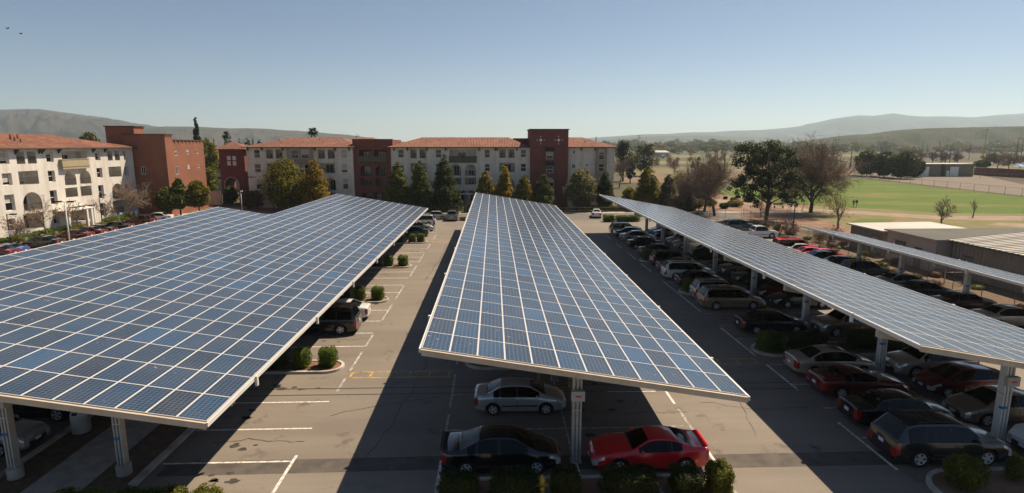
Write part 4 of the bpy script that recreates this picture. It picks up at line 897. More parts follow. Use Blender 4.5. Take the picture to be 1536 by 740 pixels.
def car_parts(kind):
    """every part of one vehicle kind as a mesh: one lofted shell whose faces are sorted into body, glass and lamps"""
    if kind in CARMESH: return CARMESH[kind]
    S = SPEC[kind]; L, W = S['L'], S['W']; top, belt = S['top'], S['belt']; wr = S['wr']; ar = wr+.065
    xs = {0., L}
    for t in (top, belt): xs |= {p[0] for p in t}
    for a in ('rg', 'ws', 'sg'): xs |= set(S[a])
    for p in S['pil']: xs |= {p-.045, p+.045}
    for wx in S['wx']: xs |= {wx+ar*cos(pi*k/12) for k in range(13)}
    if 'bed' in S: xs |= {*S['bed'], S['bed'][0]+.03, S['bed'][1]+.03}
    xs |= {S['ws'][1]+.06, S['rg'][0]-.05, .17, L-.46, L-.20, L-.12, .05, .02, L-.05, L-.02}
    x = 0.
    while x < L: xs.add(round(x, 3)); x += .11
    xs = sorted(v for v in xs if 0 <= v <= L); o = [xs[0]]
    for v in xs[1:]:
        if v-o[-1] > .012: o.append(v)
    o[-1] = L; xs = o
    boxy = S['tum'] < .45
    def plan(x):
        w = 1.
        if x > L-1.1: s = (x-L+1.1)/1.1; w -= (.22 if not boxy else .15)*s**2.6
        if x < .8: s = (.8-x)/.8; w -= (.14 if not boxy else .07)*s**2.6
        return w*W/2
    def zbot(x):
        z = .20
        if x > L-.5: z += .06*((x-L+.5)/.5)
        if x < .5: z += .10*(.5-x)/.5
        for wx in S['wx']:
            if abs(x-wx) < ar: z = max(z, wr-.02+sqrt(max(0, ar*ar-(x-wx)**2)))
        return z
    secs = []
    for x in xs:
        h = .07 if not (x < .5 and boxy) else .0
        zt = smooth_interp(top, x, h) if 0.15 < x < L-.12 and h else interp(top, x)
        zb_ = min(interp(belt, x), zt-.02); w = plan(x); z0 = zbot(x); up = max(0., zt-zb_)
        zm = max(z0+.03, .20+(zb_-.20)*.42); zs = max(zm+.02, zb_-.12)
        if zs > zb_-.01: zs = zb_-.01; zm = min(zm, zs-.01)
        y5 = w*.955; y7 = y5 - S['tum']*up - min(.05, up*.4); crown = .035 if up > .2 else .05
        inb = 'bed' in S and S['bed'][0]+.02 < x < S['bed'][1]+.02
        P = [(0, z0), (w*.84, z0), (w*.965, min(z0+.03, zm-.005)), (w, zm), (w*.992, zs), (y5, zb_), (y5+(y7-y5)*.90, zb_+up*.90), (y7, zt), (y7-.075, zt+.012), (y7*.5, zt+crown*.8), (0, zt+crown)]
        if inb: P[8] = (y7-.09, zt+.002); P[9] = (y7-.10, zt-.42); P[10] = (0, zt-.42)
        secs.append(P)
    parts = {}
    def put(part, mt, pts):
        d = parts.setdefault(part, MB()); d.add(pts, [tuple(range(len(pts)))], mt, True)
    def classify(xm, j, up):
        inx = lambda r: r[0] <= xm <= r[1]
        if j in (8, 9) and (0 < xm-S['ws'][1] < .06 or 0 < S['rg'][0]-xm < .05): return 'body', 'trim_black'
        if j in (8, 9) and inx(S['ws']): return 'windscreen', 'car_glass'
        if j in (8, 9) and inx(S['rg']): return 'rear_window', 'car_glass'
        if j == 5 and inx(S['sg']) and up > .09:
            for p in S['pil']:
                if abs(xm-p) < .045: return 'body', 'trim_black'
            return 'side_window %d' % sum(xm > p for p in S['pil']), 'car_glass'
        if j == 0: return 'body', 'trim_black'
        if j == 1 and not any(abs(xm-w_) < ar for w_ in S['wx']): return 'body', ('trim_black' if boxy or S.get('clad') else 'paint')
        if j in (8, 9) and 'bed' in S and S['bed'][0] < xm < S['bed'][1]+.03: return 'body', 'trim_black'
        if (j == 4 and xm > L-.46) or (j == 3 and xm > L-.20): return 'headlight', 'headlamp'
        if j in (3, 4) and xm < .17: return 'taillight', 'taillamp'
        if S.get('clad') and j == 2 and False: return 'body', 'trim_black'
        return 'body', 'paint'
    for i in range(len(xs)-1):
        A, B = secs[i], secs[i+1]; xm = (xs[i]+xs[i+1])/2; up = (A[7][1]-A[5][1]+B[7][1]-B[5][1])/2
        for j in range(10):
            p, mt = classify(xm, j, up)
            for sgn in (1, -1):
                q = [(xs[i], sgn*A[j][0], A[j][1]), (xs[i+1], sgn*B[j][0], B[j][1]), (xs[i+1], sgn*B[j+1][0], B[j+1][1]), (xs[i], sgn*A[j+1][0], A[j+1][1])]
                if sgn > 0: q.reverse()
                pn = p
                if p.startswith('side_window') or p in ('headlight', 'taillight'): pn = p+(' L' if sgn > 0 else ' R')
                put(pn, mt, q)
    # end caps as horizontal rows cut across, so that lamps, grille and plate recess sit in them
    fr = [-1, -.66, -.30, .30, .66, 1]
    for (P, x, front) in ((secs[0], 0., False), (secs[-1], L, True)):
        for j in range(1, 10):
            (ya, za), (yb, zb_) = P[j], P[j+1]
            for k in range(5):
                outer = k in (0, 4); part, mt = 'body', 'paint'
                if front:
                    if j in (3, 4) and outer: part, mt = 'headlight', 'headlamp'
                    elif j == 3: mt = 'trim_black'
                    elif j == 2 and k in (1, 2, 3): mt = 'trim_black' if kind not in ('coupe',) else 'paint'
                    elif j == 1: mt = 'trim_black'
                else:
                    if j in (3, 4) and outer: part, mt = 'taillight', 'taillamp'
                    elif j == 1: mt = 'trim_black'
                bul = lambda f: (.05 if front else -.03)*(1-f*f)*(1 if j < 8 else .5)
                q = [(x+bul(fr[k]), ya*fr[k], za), (x+bul(fr[k+1]), ya*fr[k+1], za), (x+bul(fr[k+1]), yb*fr[k+1], zb_), (x+bul(fr[k]), yb*fr[k], zb_)]
                if not front: q.reverse()
                put(part if part == 'body' else part+(' R' if k == 0 else ' L'), mt, q)
    out = {}
    # underbody block, bumpers' rub strips, door seams and handles belong to the body mesh
    b = parts['body']
    b.box((.25, -W/2+.22, .19), (L-.3, W/2-.22, .55), 'trim_black')
    for p in S['pil']+( S['sg'][1]+.08,):
        for sg in (1, -1):
            w = plan(p); zb_ = interp(belt, p)
            if min(abs(p-q) for q in S['wx']) < ar+.02: continue
            b.box((p-.008, sg*(w*1.0)-.006, .32), (p+.008, sg*(w*1.0)+.006, zb_-.13), 'trim_black')
    if kind not in ('coupe', 'hatch'):
        for sg in (1, -1):
            w = plan(L/2); zz = .20+(interp(belt, L/2)-.20)*.42; b.box((S['wx'][0]+ar+.05, sg*w-.012, zz-.03), (S['wx'][1]-ar-.05, sg*w+.012, zz+.03), 'paint' if kind in ('sedan', 'minivan') else 'trim_black')
    for part, mb in parts.items(): out[part] = mb
    for sg in (1, -1):
        for np_, p in enumerate(S['pil']):
            hd = MB()
            x = p+.10; z = interp(belt, x)-.16; w = plan(x)
            hd.box((x, sg*(w*.992)-.02, z), (x+.17, sg*(w*.992)+.028, z+.035), 'paint')
            out['door_handle %s%d' % ('L' if sg > 0 else 'R', np_)] = hd
        mr = MB(); x = S['sg'][1]-.12; z = interp(belt, x)+.02; w = plan(x)*.955
        T = Matrix.Translation((x, sg*(w+.10), z+.07)) @ Matrix.Diagonal((.07, .12, .075, 1))
        mr.lathe([(0,-1),(.6,-.85),(.95,-.4),(1,.1),(.85,.6),(.45,.95),(0,1)], 'paint', 10, T); mr.box((x-.02, sg*w-.03, z), (x+.03, sg*w+.06, z+.04), 'trim_black'); out['mirror '+('L' if sg > 0 else 'R')] = mr
    pl = MB(); zz = .20+(interp(belt, 0)-.20)*(.62 if boxy else .55); pl.box((-.055, -.155, zz-.02), (-.034, .155, zz+.13), 'plate'); out['number_plate R'] = pl
    pf = MB(); zf = .42; pf.box((L+.047, -.15, zf), (L+.065, .15, zf+.12), 'plate'); out['number_plate F'] = pf
    if S.get('rack'):
        rk = MB(); xa, xb = S['rg'][1]+.35, S['ws'][0]-.25
        for sg in (1, -1):
            P = [(x, sg*(plan(x)*.955 - S['tum']*(interp(top, x)-interp(belt, x)) - .13), interp(top, x)+(.06 if xa < x < xb else .02)) for x in [xa, xa+.1, (xa+xb)/2, xb-.1, xb]]
            rk.tube(P, .022, 'trim_black', 5)
        for f in (.3, .7):
            x = xa+(xb-xa)*f; yy = plan(x)*.955-S['tum']*(interp(top, x)-interp(belt, x))-.13; rk.tube([(x,-yy,interp(top, x)+.06),(x,0,interp(top, x)+.09),(x,yy,interp(top, x)+.06)], .018, 'trim_black', 5)
        out['roof_rack'] = rk
    if kind == 'coupe':
        sp = MB(); sp.add([(.02,-.66,1.06),(.24,-.62,1.06),(.24,.62,1.06),(.02,.66,1.06),(.0,-.66,1.095),(.20,-.62,1.085),(.20,.62,1.085),(.0,.66,1.095)], [(0,3,2,1),(4,5,6,7),(0,1,5,4),(1,2,6,5),(2,3,7,6),(3,0,4,7)], 'paint')
        for y in (-.58, .58): sp.box((.06,y-.03,.96), (.18,y+.03,1.065), 'paint')
        out['spoiler'] = sp
    xf = S['ws'][0]-.55; xr = max(S['rg'][1]+.05, S['sg'][0]+.35); zs_ = .62 if not boxy else .78
    for nm_, x, y, wd in (('seat FL', xf, .37, .25), ('seat FR', xf, -.37, .25), ('seat RB', min(xr, xf-.85), 0, W/2-.28)):
        m_ = MB(); m_.box((x-.05,y-wd,zs_-.25), (x+.48,y+wd,zs_-.08), 'seat_cloth')
        m_.add([(x-.08,y-wd,zs_-.1),(x+.06,y-wd,zs_-.1),(x+.06,y+wd,zs_-.1),(x-.08,y+wd,zs_-.1),(x-.22,y-wd*.9,zs_+.42),(x-.12,y-wd*.9,zs_+.42),(x-.12,y+wd*.9,zs_+.42),(x-.22,y+wd*.9,zs_+.42)], [(0,3,2,1),(4,5,6,7),(0,1,5,4),(1,2,6,5),(2,3,7,6),(3,0,4,7)], 'seat_cloth')
        for yy in ((y,) if wd < .3 else (-.37, .37)): m_.box((x-.22,yy-.12,zs_+.40), (x-.13,yy+.12,zs_+.58), 'seat_cloth')
        out[nm_] = m_
    zc_ = interp(belt, S['ws'][1])-.03; b.box((S['ws'][1]-.45, -W/2+.16, zc_-.25), (S['ws'][1]-.06, W/2-.16, zc_), 'trim_black')
    res = {}
    for part, mb in out.items():
        me = mb.mesh(part.split()[0]); bm = bmesh.new(); bm.from_mesh(me); bmesh.ops.remove_doubles(bm, verts=bm.verts, dist=.002)
        bmesh.ops.dissolve_degenerate(bm, edges=bm.edges, dist=.0005); bm.to_mesh(me); bm.free(); me.set_sharp_from_angle(angle=radians(38)); res[part] = (me, list(mb.mats))
    CARMESH[kind] = res; return res
WHEEL = {}
def wheel_mesh(r, alloy):
    k = (r, alloy)
    if k in WHEEL: return WHEEL[k]
    R = Matrix.Rotation(-pi/2, 4, 'X')       # axle along y, outer face towards +y
    t = MB(); t.lathe([(r*.62,.085),(r*.80,.10),(r*.94,.095),(r,.06),(r,-.06),(r*.94,-.095),(r*.6,-.10)], 'tyre', 22, R)
    m = MB(); m.lathe([(r*.64,.088),(r*.58,.075),(r*.55,.03),(0,.03)], 'trim_black', 20, R)
    m.lathe([(r*.655,.09),(r*.63,.098),(r*.57,.08)], 'rim', 20, R); m.lathe([(r*.15,.085),(r*.13,.095),(0,.097)], 'rim', 10, R)
    n = 5 if alloy else 9
    for i in range(n):
        a = 2*pi*i/n; T = R @ Matrix.Rotation(a, 4, 'Z'); wd = r*(.13 if alloy else .09)
        m.box((r*.08, -wd, .06), (r*.60, wd, .088), 'rim', T)
    WHEEL[k] = (t.mesh('tyre', 50), m.mesh('rim', 40)); return WHEEL[k]
def car(kind, x, y, heading, pt, label, cat, group, alloy=True, extras=(), spoiler=False):
    """heading in degrees, 0 = nose towards +x; (x, y) is the middle of the vehicle on the ground"""
    S = SPEC[kind]; L = S['L']; nm = {'pickup': 'pickup_truck', 'minivan': 'minivan'}.get(kind, 'parked_car')
    root = empty(nm, (x, y, 0), label, cat, group, radians(heading+rnd.uniform(-1.2, 1.2)))
    for part, (me, mats) in car_parts(kind).items():
        o = link(part.split()[0], me, root, (-L/2, 0, 0))
        for i, mt in enumerate(mats):
            if mt == 'paint':
                o.material_slots[i].link = 'OBJECT'; o.material_slots[i].material = M[pt]
    t, r = wheel_mesh(S['wr'], alloy)
    for wx in S['wx']:
        for sg in (1, -1):
            wo = link('wheel', t, root, (wx-L/2, sg*(S['W']/2-.115), S['wr']), (0, 0, 0 if sg > 0 else pi)); link('rim', r, wo)
    for e in extras: e(root, S)
    return root
def sunroof(root, S):
    mb = MB(); x = S['ws'][0]-.25-S['L']/2; z = interp(S['top'], S['ws'][0]-.5)+.037; mb.box((x-.45,-.38,z-.02), (x,.38,z+.008), 'car_glass'); mb.build('sunroof', root)
def lip_spoiler(root, S):
    mb = MB(); x = -S['L']/2; z = interp(S['top'], .1); W = S['W']/2
    mb.add([(x-.02,-W*.78,z+.02),(x+.24,-W*.78,z+.03),(x+.24,W*.78,z+.03),(x-.02,W*.78,z+.02),(x-.06,-W*.76,z+.14),(x+.06,-W*.76,z+.13),(x+.06,W*.76,z+.13),(x-.06,W*.76,z+.14)], [(0,3,2,1),(4,5,6,7),(0,1,5,4),(1,2,6,5),(2,3,7,6),(3,0,4,7)], 'trim_black'); mb.build('spoiler', root)
G1 = 'cars parked nose in under the right canopy'; G2 = 'cars facing the camera side under the right canopy'; G3 = 'cars parked along the right fence'; G4 = 'cars in the left lot'; G5 = 'cars parked before the white wing'; G6 = 'cars beyond the canopies'; G7 = 'cars under the middle canopy'; G8 = 'cars under the left canopy'
X1 = 19.45
# left row under the right canopy, seen from behind
car('bigsuv', 18.75, 22.15, 0, 'paint_dark', 'black estate SUV with roof rails, nearest of the row under the right canopy', 'car', G1)
car('oldsedan', 19.0, 25.2, 0, 'paint_black', 'black sedan with red tail lamps between maroon car and black SUV', 'car', G1)
car('coupe', 19.3, 28.55, 0, 'paint_maroon', 'dark maroon rounded car between beige sedan and black sedan', 'car', G1)
car('sedan', 19.45, 31.35, 0, 'paint_beige', 'pale beige sedan with a sunroof beside the kerb island hedge', 'car', G1, extras=(sunroof,))
car('sedan', 19.55, 38.85, 0, 'paint_dark', 'dark charcoal sedan with alloy wheels, alone before the empty stall', 'car', G1)
car('minivan', 19.15, 45.0, 0, 'paint_tan', 'tan minivan with pale blue rear window', 'minivan', G1)
car('suv', 19.2, 47.5, 0, 'paint_silver', 'silver SUV with roof rack just behind the tan minivan', 'car', G1)
car('compact', 19.2, 52.3, 0, 'paint_charcoal', 'dark grey car between silver SUV and white minivan', 'car', G1)
car('minivan', 19.2, 55.5, 0, 'paint_white', 'white minivan with black side windows', 'minivan', G1)
car('sedan', 19.3, 58.4, 0, 'paint_grey', 'grey sedan half hidden behind the white minivan', 'car', G1)
car('suv', 19.3, 61.2, 0, 'paint_darkred', 'very dark red SUV beyond the white minivan', 'car', G1)
car('sedan', 19.5, 66.9, 0, 'paint_greygreen', 'grey green sedan beyond the dark red SUV', 'car', G1)
car('oldsedan', 19.3, 72.4, 0, 'paint_black', 'black sedan with red tail lamps between grey green and silver sedans', 'car', G1)
car('sedan', 19.6, 77.6, 0, 'paint_silver', 'silver sedan between two black sedans at the far end of the row', 'car', G1)
car('sedan', 19.5, 81.0, 0, 'paint_black', 'black sedan second from the far end of the row', 'car', G1)
car('suv', 19.4, 84.2, 0, 'paint_silver', 'silver SUV at the far end of the row beside the clipped hedges', 'car', G1)
# right row, seen from the front
car('pickup', 25.0, 22.0, 180, 'paint_white', 'white pickup truck cut by the right picture edge', 'pickup truck', G2)
car('sedan', 24.35, 25.4, 180, 'paint_gold', 'tan gold sedan beside the nearest post of the right canopy', 'car', G2)
car('hatch', 24.9, 28.45, 180, 'paint_maroon', 'dark red hatchback with long windscreen between tan sedan and beige SUV', 'car', G2)
car('suv', 25.0, 31.0, 180, 'paint_beige', 'beige SUV with dark lower bumper next to the hedge island', 'car', G2)
car('pickup', 25.1, 38.2, 180, 'paint_gold', 'brownish gold pickup truck behind the dark hedge', 'pickup truck', G2)
car('sedan', 25.0, 45.2, 180, 'paint_dark', 'black sedan with bright alloy wheels beside the tan minivan', 'car', G2)
car('sedan', 25.0, 48.0, 180, 'paint_maroon', 'dark red sedan behind the black sedan with bright wheels', 'car', G2)
car('oldsedan', 25.2, 53.4, 180, 'paint_green', 'dark green sedan behind the clipped hedge of the right rows', 'car', G2)
car('suv', 25.1, 56.6, 180, 'paint_gold', 'champagne SUV facing left beyond the white minivan', 'car', G2)
car('compact', 25.1, 59.4, 180, 'paint_black', 'black car facing left beside the champagne SUV', 'car', G2)
car('compact', 25.1, 66.6, 180, 'paint_white', 'white compact car facing left with its hood above the hedge', 'car', G2)
car('sedan', 25.0, 71.8, 180, 'paint_beige', 'nearer of two pale sedans facing left side by side', 'car', G2)
car('sedan', 25.1, 74.7, 180, 'paint_silver', 'farther of two pale sedans facing left side by side', 'car', G2)
car('suv', 25.0, 80.8, 180, 'paint_dark', 'dark SUV facing left near the far posts of the right canopy', 'car', G2)
car('compact', 25.0, 83.8, 180, 'paint_silver', 'silver compact facing left beside the dark SUV at the far end', 'car', G2)
# along the right fence
XN = 40.0
def fence_car(kind, nosepx, zn, *a, dx=0., **k): 
    S = SPEC[kind]; y = yfor(nosepx, XN+dx, zn); car(kind, XN+dx-S['L']/2, y, 0, *a, **k)
fence_car('suv', 1132, .9, 'paint_navy', 'dark blue SUV at the far end of the fence row beside the white pickup', 'car', G3)
fence_car('pickup', 1164, .9, 'paint_white', 'white crew pickup truck at the far end of the fence row', 'pickup truck', G3)
fence_car('longsuv', 1224, 1.0, 'paint_red', 'bright red long SUV parked by the fence', 'car', G3, dx=-1.2)
fence_car('compact', 1229, .8, 'paint_white', 'white compact car between the two red cars at the fence', 'car', G3, dx=-1.2)
fence_car('compact', 1246, .8, 'paint_red', 'small bright red car beside the white compact at the fence', 'car', G3, dx=-1.2)
fence_car('sedan', 1266, .8, 'paint_navy', 'dark blue sedan between red small car and black car at the fence', 'car', G3, dx=-1.2)
fence_car('compact', 1266, .8, 'paint_red', 'red car mostly hidden behind the dark blue sedan', 'car', G3, dx=-.3)
fence_car('sedan', 1296, .8, 'paint_dark', 'black sedan beside the dark SUV with roof rack at the fence', 'car', G3, dx=-1.0)
fence_car('suv', 1333, .9, 'paint_charcoal', 'dark SUV with roof rack parked by the fence', 'car', G3, dx=-.8)
fence_car('sedan', 1391, .8, 'paint_silver', 'silver sedan by the fence next to the second post', 'car', G3, dx=-.4)
fence_car('sedan', 1424, .8, 'paint_green', 'dark green sedan at the fence, farther of two dark ones', 'car', G3, dx=-.8)
fence_car('oldsedan', 1486, .8, 'paint_darkred', 'dark red sedan by the fence beside the third post', 'car', G3, dx=-.3)
fence_car('sedan', 1560, .8, 'paint_beige', 'light silver beige sedan at the right picture edge by the fence', 'car', G3, dx=-.2)
# middle canopy
car('compact', 1.25, 27.2, 0, 'paint_silver', 'silver four door sedan under the middle canopy', 'car', G7)
car('sedan', .25, 22.05, 0, 'paint_black', 'glossy black sedan with rear spoiler behind the front hedge', 'car', G7, extras=(lip_spoiler,))
car('coupe', 6.25, 22.0, 180, 'paint_red', 'bright red sports coupe with rear wing', 'car', G7)
# left lot
car('longsuv', -12.15, 39.75, 180, 'paint_black', 'black full size SUV standing out from the left canopy', 'car', G4)
car('compact', -11.7, 42.8, 180, 'paint_white', 'white car hidden behind the black full size SUV', 'car', G4)
car('compact', -11.6, 83.2, 180, 'paint_green', 'dark green car at the far end of the left lot', 'car', G4)
car('sedan', -11.6, 88.3, 0, 'paint_silver', 'silver sedan at the far end of the left lot beside the walking person', 'car', G4)
car('minivan', -12.0, 94.4, 180, 'paint_white', 'white van at the far end of the left lot', 'van', G4)
car('oldsedan', -10.4, 102.6, 180, 'paint_cream', 'cream sedan standing sideways on the street below the trees', 'car', G6)
car('bigsuv', -7.2, 101.5, 90, 'paint_grey', 'grey SUV seen from behind beyond the left lot', 'car', G6)
car('sedan', 18.75, 104.8, 82, 'paint_white', 'white sedan seen from behind on the street right of the middle canopy', 'car', G6)
# under the left canopy
car('oldsedan', -22.2, 24.05, 0, 'paint_silver', 'silver white old sedan under the left canopy', 'car', G8)
car('pickup', -22.5, 27.3, 0, 'paint_black', 'black truck with pale wheel arch beside the litter bin', 'pickup truck', G8)
car('oldsedan', -22.3, 21.0, 0, 'paint_cream', 'pale sedan at the left picture edge under the canopy', 'car', G8)
# before the white wing
def wing_car(kind, px, pt, lab, dx=0, z=.9):
    S = SPEC[kind]; X = -55.6+dx; car(kind, X-S['L']/2, yfor(px, X, z), 180, pt, lab, 'car', G5)
wing_car('compact', 22, 'paint_maroon', 'red car at the left picture edge before the white wing')
wing_car('compact', 38, 'paint_blue', 'bright blue car beside the red one at the left picture edge')
wing_car('sedan', 92, 'paint_black', 'black sedan before the white wing beside the blue car')
wing_car('sedan', 137, 'paint_maroon', 'maroon sedan beside the white lamp post before the white wing')
wing_car('sedan', 157, 'paint_maroon', 'second maroon sedan next to the black one before the white wing')
wing_car('sedan', 172, 'paint_black', 'black sedan farther along beside the maroon pair')
wing_car('oldsedan', 197, 'paint_charcoal', 'dark grey sedan beside the red SUV before the red block')
wing_car('suv', 231, 'paint_maroon', 'red SUV parked before the rust red block')
wing_car('sedan', 258, 'paint_white', 'white sedan parked before the rust red block')
# ---------------------------------------------------------------- street trees before the long block
def tree_at(px, topy, wpx, Y, *a, fn=leafy_tree, **k):
    X = atY(px, 300, Y).x; h = atY(px, topy, Y).z; wd = wpx*Y/FPX*1.12
    return fn(a[0], a[1], X, Y, h, wd, *a[2:], **k)
GT = 'street trees before the long block'
tree_at(428, 236, 58, 116, 'street_tree', 'broad olive green tree before the left white section, biggest of its row', 'leaf_olive', 1, n=6500, base=.10, group=GT)
tree_at(474, 238, 38, 116, 'street_tree', 'yellowing pointed tree just right of the broad olive tree', 'leaf_yellow', 2, profile='flame', n=4500, base=.1, group=GT)
tree_at(597, 244, 36, 115, 'street_tree', 'dark pointed tree at the red recess, first of the close trio', 'leaf_green', 3, profile='flame', n=4500, base=.08, group=GT)
tree_at(629, 242, 33, 115, 'street_tree', 'green pointed tree, middle of the close trio', 'leaf_green', 4, profile='flame', n=4500, base=.08, group=GT)
tree_at(667, 231, 46, 115, 'street_tree', 'tallest dark spire shaped tree of the close trio', 'leaf_dark', 5, profile='cone', n=6500, base=.06, group=GT)
tree_at(728, 257, 34, 115, 'street_tree', 'olive rounded tree beside the porch behind the middle canopy', 'leaf_olive', 6, profile='flame', n=4000, base=.1, group=GT)
tree_at(757, 249, 25, 115, 'street_tree', 'narrow yellow green tree behind the middle canopy', 'leaf_yellow', 7, profile='flame', n=3600, base=.1, group=GT)
tree_at(786, 263, 31, 115, 'street_tree', 'dull green low tree left of the red tower', 'leaf_olive', 8, profile='flame', n=3600, base=.1, group=GT)
tree_at(815, 262, 30, 115, 'street_tree', 'dark green pointed tree before the red tower', 'leaf_green', 9, profile='flame', n=3800, base=.1, group=GT)
tree_at(873, 252, 42, 115, 'street_tree', 'pale blossoming oval tree right of the red tower', 'leaf_pale', 10, profile='ovoid', n=5000, base=.14, group=GT)
tree_at(907, 257, 26, 115, 'street_tree', 'narrow dark tree at the right end of the long block', 'leaf_dark', 11, profile='flame', n=3600, base=.14, group=GT)
GR = 'trees by the street right of the long block'
tree_at(971, 250, 42, 116, 'street_tree', 'big olive green tree behind the far end of the right canopy', 'leaf_olive', 12, profile='flame', n=5500, base=.06, group=GR)
tree_at(1003, 262, 30, 116, 'street_tree', 'slender tree with pale lit edge between olive tree and dark cone', 'leaf_pale', 13, profile='flame', n=4200, base=.06, group=GR)
tree_at(1029, 275, 31, 114, 'street_tree', 'dark green cone shaped tree behind the right canopy', 'leaf_dark', 14, profile='cone', n=4200, base=.04, group=GR)
tree_at(1020, 262, 30, 140, 'garden_tree', 'yellow green rounded bush tree behind the slender pale tree', 'leaf_yellowgreen', 15, profile='round', n=2200, base=.2)
tree_at(943, 282, 18, 122, 'garden_tree', 'small yellow green tree beside the right end of the long block', 'leaf_yellowgreen', 16, profile='round', n=1500, base=.3)
# by the rust red block
GB = 'trees before the rust red block'
tree_at(250, 281, 28, 106, 'courtyard_tree', 'rounded green tree left of three before the rust red block', 'leaf_green', 17, profile='ovoid', n=3800, base=.3, group=GB)
tree_at(269, 267, 24, 107, 'courtyard_tree', 'tallest slim green tree before the corner of the rust red block', 'leaf_green', 18, profile='flame', n=3600, base=.25, group=GB)
tree_at(297, 271, 30, 109, 'courtyard_tree', 'brownish green tree right of three before the rust red block', 'leaf_olive', 19, profile='ovoid', n=3400, base=.3, group=GB)
tree_at(318, 209, 24, 160, 'garden_tree', 'big yellow green tree top over the courtyard wing', 'leaf_yellowgreen', 20, profile='round', n=2600, base=.35)
tree_at(316, 252, 22, 135, 'garden_tree', 'yellow green tree beside the gate tower', 'leaf_yellowgreen', 21, profile='round', n=2200, base=.3)
tree_at(346, 280, 18, 127, 'garden_tree', 'dark bushy small tree before the gate tower arch', 'leaf_dark', 22, profile='round', n=1500, base=.1)
tree_at(304, 176, 14, 210, 'conifer', 'tall dark conifer standing above the roofs at left', 'leaf_dark', 23, profile='cone', n=6500, base=.06, leafsz=.75)
tree_at(144, 198, 26, 170, 'background_tree', 'dark tree top just over the roof ridge of the white wing', 'leaf_dark', 24, profile='round', n=1500, base=.4, leafsz=.5)
def palm(px, topy, Y, label, seed, rad=1.9):
    r = random.Random(seed); p = atY(px, topy, Y); h = p.z-rad; root = empty('palm_tree', (p.x, Y, 0), label, 'palm'); mb = MB()
    mb.tube([(0,0,0),(.1,0,h*.5),(0,0,h)], [.35,.26,.22], 'bark', 7); mb.build('trunk', root)
    fb = MB()
    for k in range(64):
        a = r.random()*6.28; e = r.uniform(-.9, 1.35); d = Vector((cos(a)*cos(e), sin(a)*cos(e), sin(e))); sd_ = Vector((-sin(a), cos(a), 0)); L = rad*r.uniform(.8,1.05); c0 = Vector((0,0,h)); m_ = c0+d*L*.6; t_ = c0+d*L-Vector((0,0,L*.22))
        fb.add([c0+sd_*.05, c0-sd_*.05, m_-sd_*.34, m_+sd_*.34, t_+sd_*.12, t_-sd_*.12], [(0,1,2,3),(3,2,5,4)], 'palm_frond')
    fb.build('crown', root)
palm(339, 194, 210, 'lone fan palm above the courtyard roofs at left', 30)
palm(466.5, 189.5, 190, 'left one of two fan palms behind the tiled roof', 31, 1.6); palm(471.5, 190, 194, 'right one of two fan palms behind the tiled roof', 32, 1.5)
tree_at(538.5, 201, 5, 200, 'conifer', 'left tip of two small cypress tips above the red recess roof', 'leaf_dark', 33, profile='cone', n=500, base=.1)
tree_at(542, 202, 5, 204, 'conifer', 'right tip of two small cypress tips above the red recess roof', 'leaf_dark', 34, profile='cone', n=500, base=.1)
for i, (px, ty, wp) in enumerate(((318,206,7),(345,205,8),(352,207,6),(366,208,13),(378,207,9),(386,206,7),(396,209,10),(328,207,6))):
    tree_at(px, ty, wp, 260+i*8, 'background_tree', 'small dark tree in the line above the gate tower and courtyard roofs', 'leaf_dark', 40+i, profile='cone' if i % 2 else 'round', n=500, leafsz=.7, group='far trees above the courtyard roofs', lod=True)
# bare small trees by the white wing
GW = 'bare trees along the white wing'
for i, (px, py, ty, wd, bd, lab) in enumerate(((22,352,322,.9,('leaf_brown',500),'small tree with brown dry leaves at far left before the white wing'),(72,348,306,.6,('leaf_brown',160),'slim bare tree before the big arch of the white wing'),
    (118,342,297,.8,('leaf_brown',160),'bare tree before the porch of the white wing'),(160,332,300,.7,('leaf_brown',120),'bare brown tree beside the black lamp before the white wing'),(197,334,270,1.15,None,'large bare tree with pale twigs in front of the white wing and red block'))):
    Y_ = yfor(px, -62.5, 1.); h = atY(px, ty, Y_).z*1.05
    bare_tree('bare_tree', lab, -62.5, Y_, h, wd, 60+i, levels=4, kids=(5,5,4,3) if bd else (9,6,5,4), mt='twig_pale', group=GW, twig_r=.022, fork=.25, buds=bd)
for i, px in enumerate((372, 384)):
    tree_at(px, 286, 20, 119, 'garden_tree', ('left' if i == 0 else 'right')+' pinkish bare shrub at the left corner of the long block', 'leaf_brown', 70+i, profile='round', n=700, base=.1)

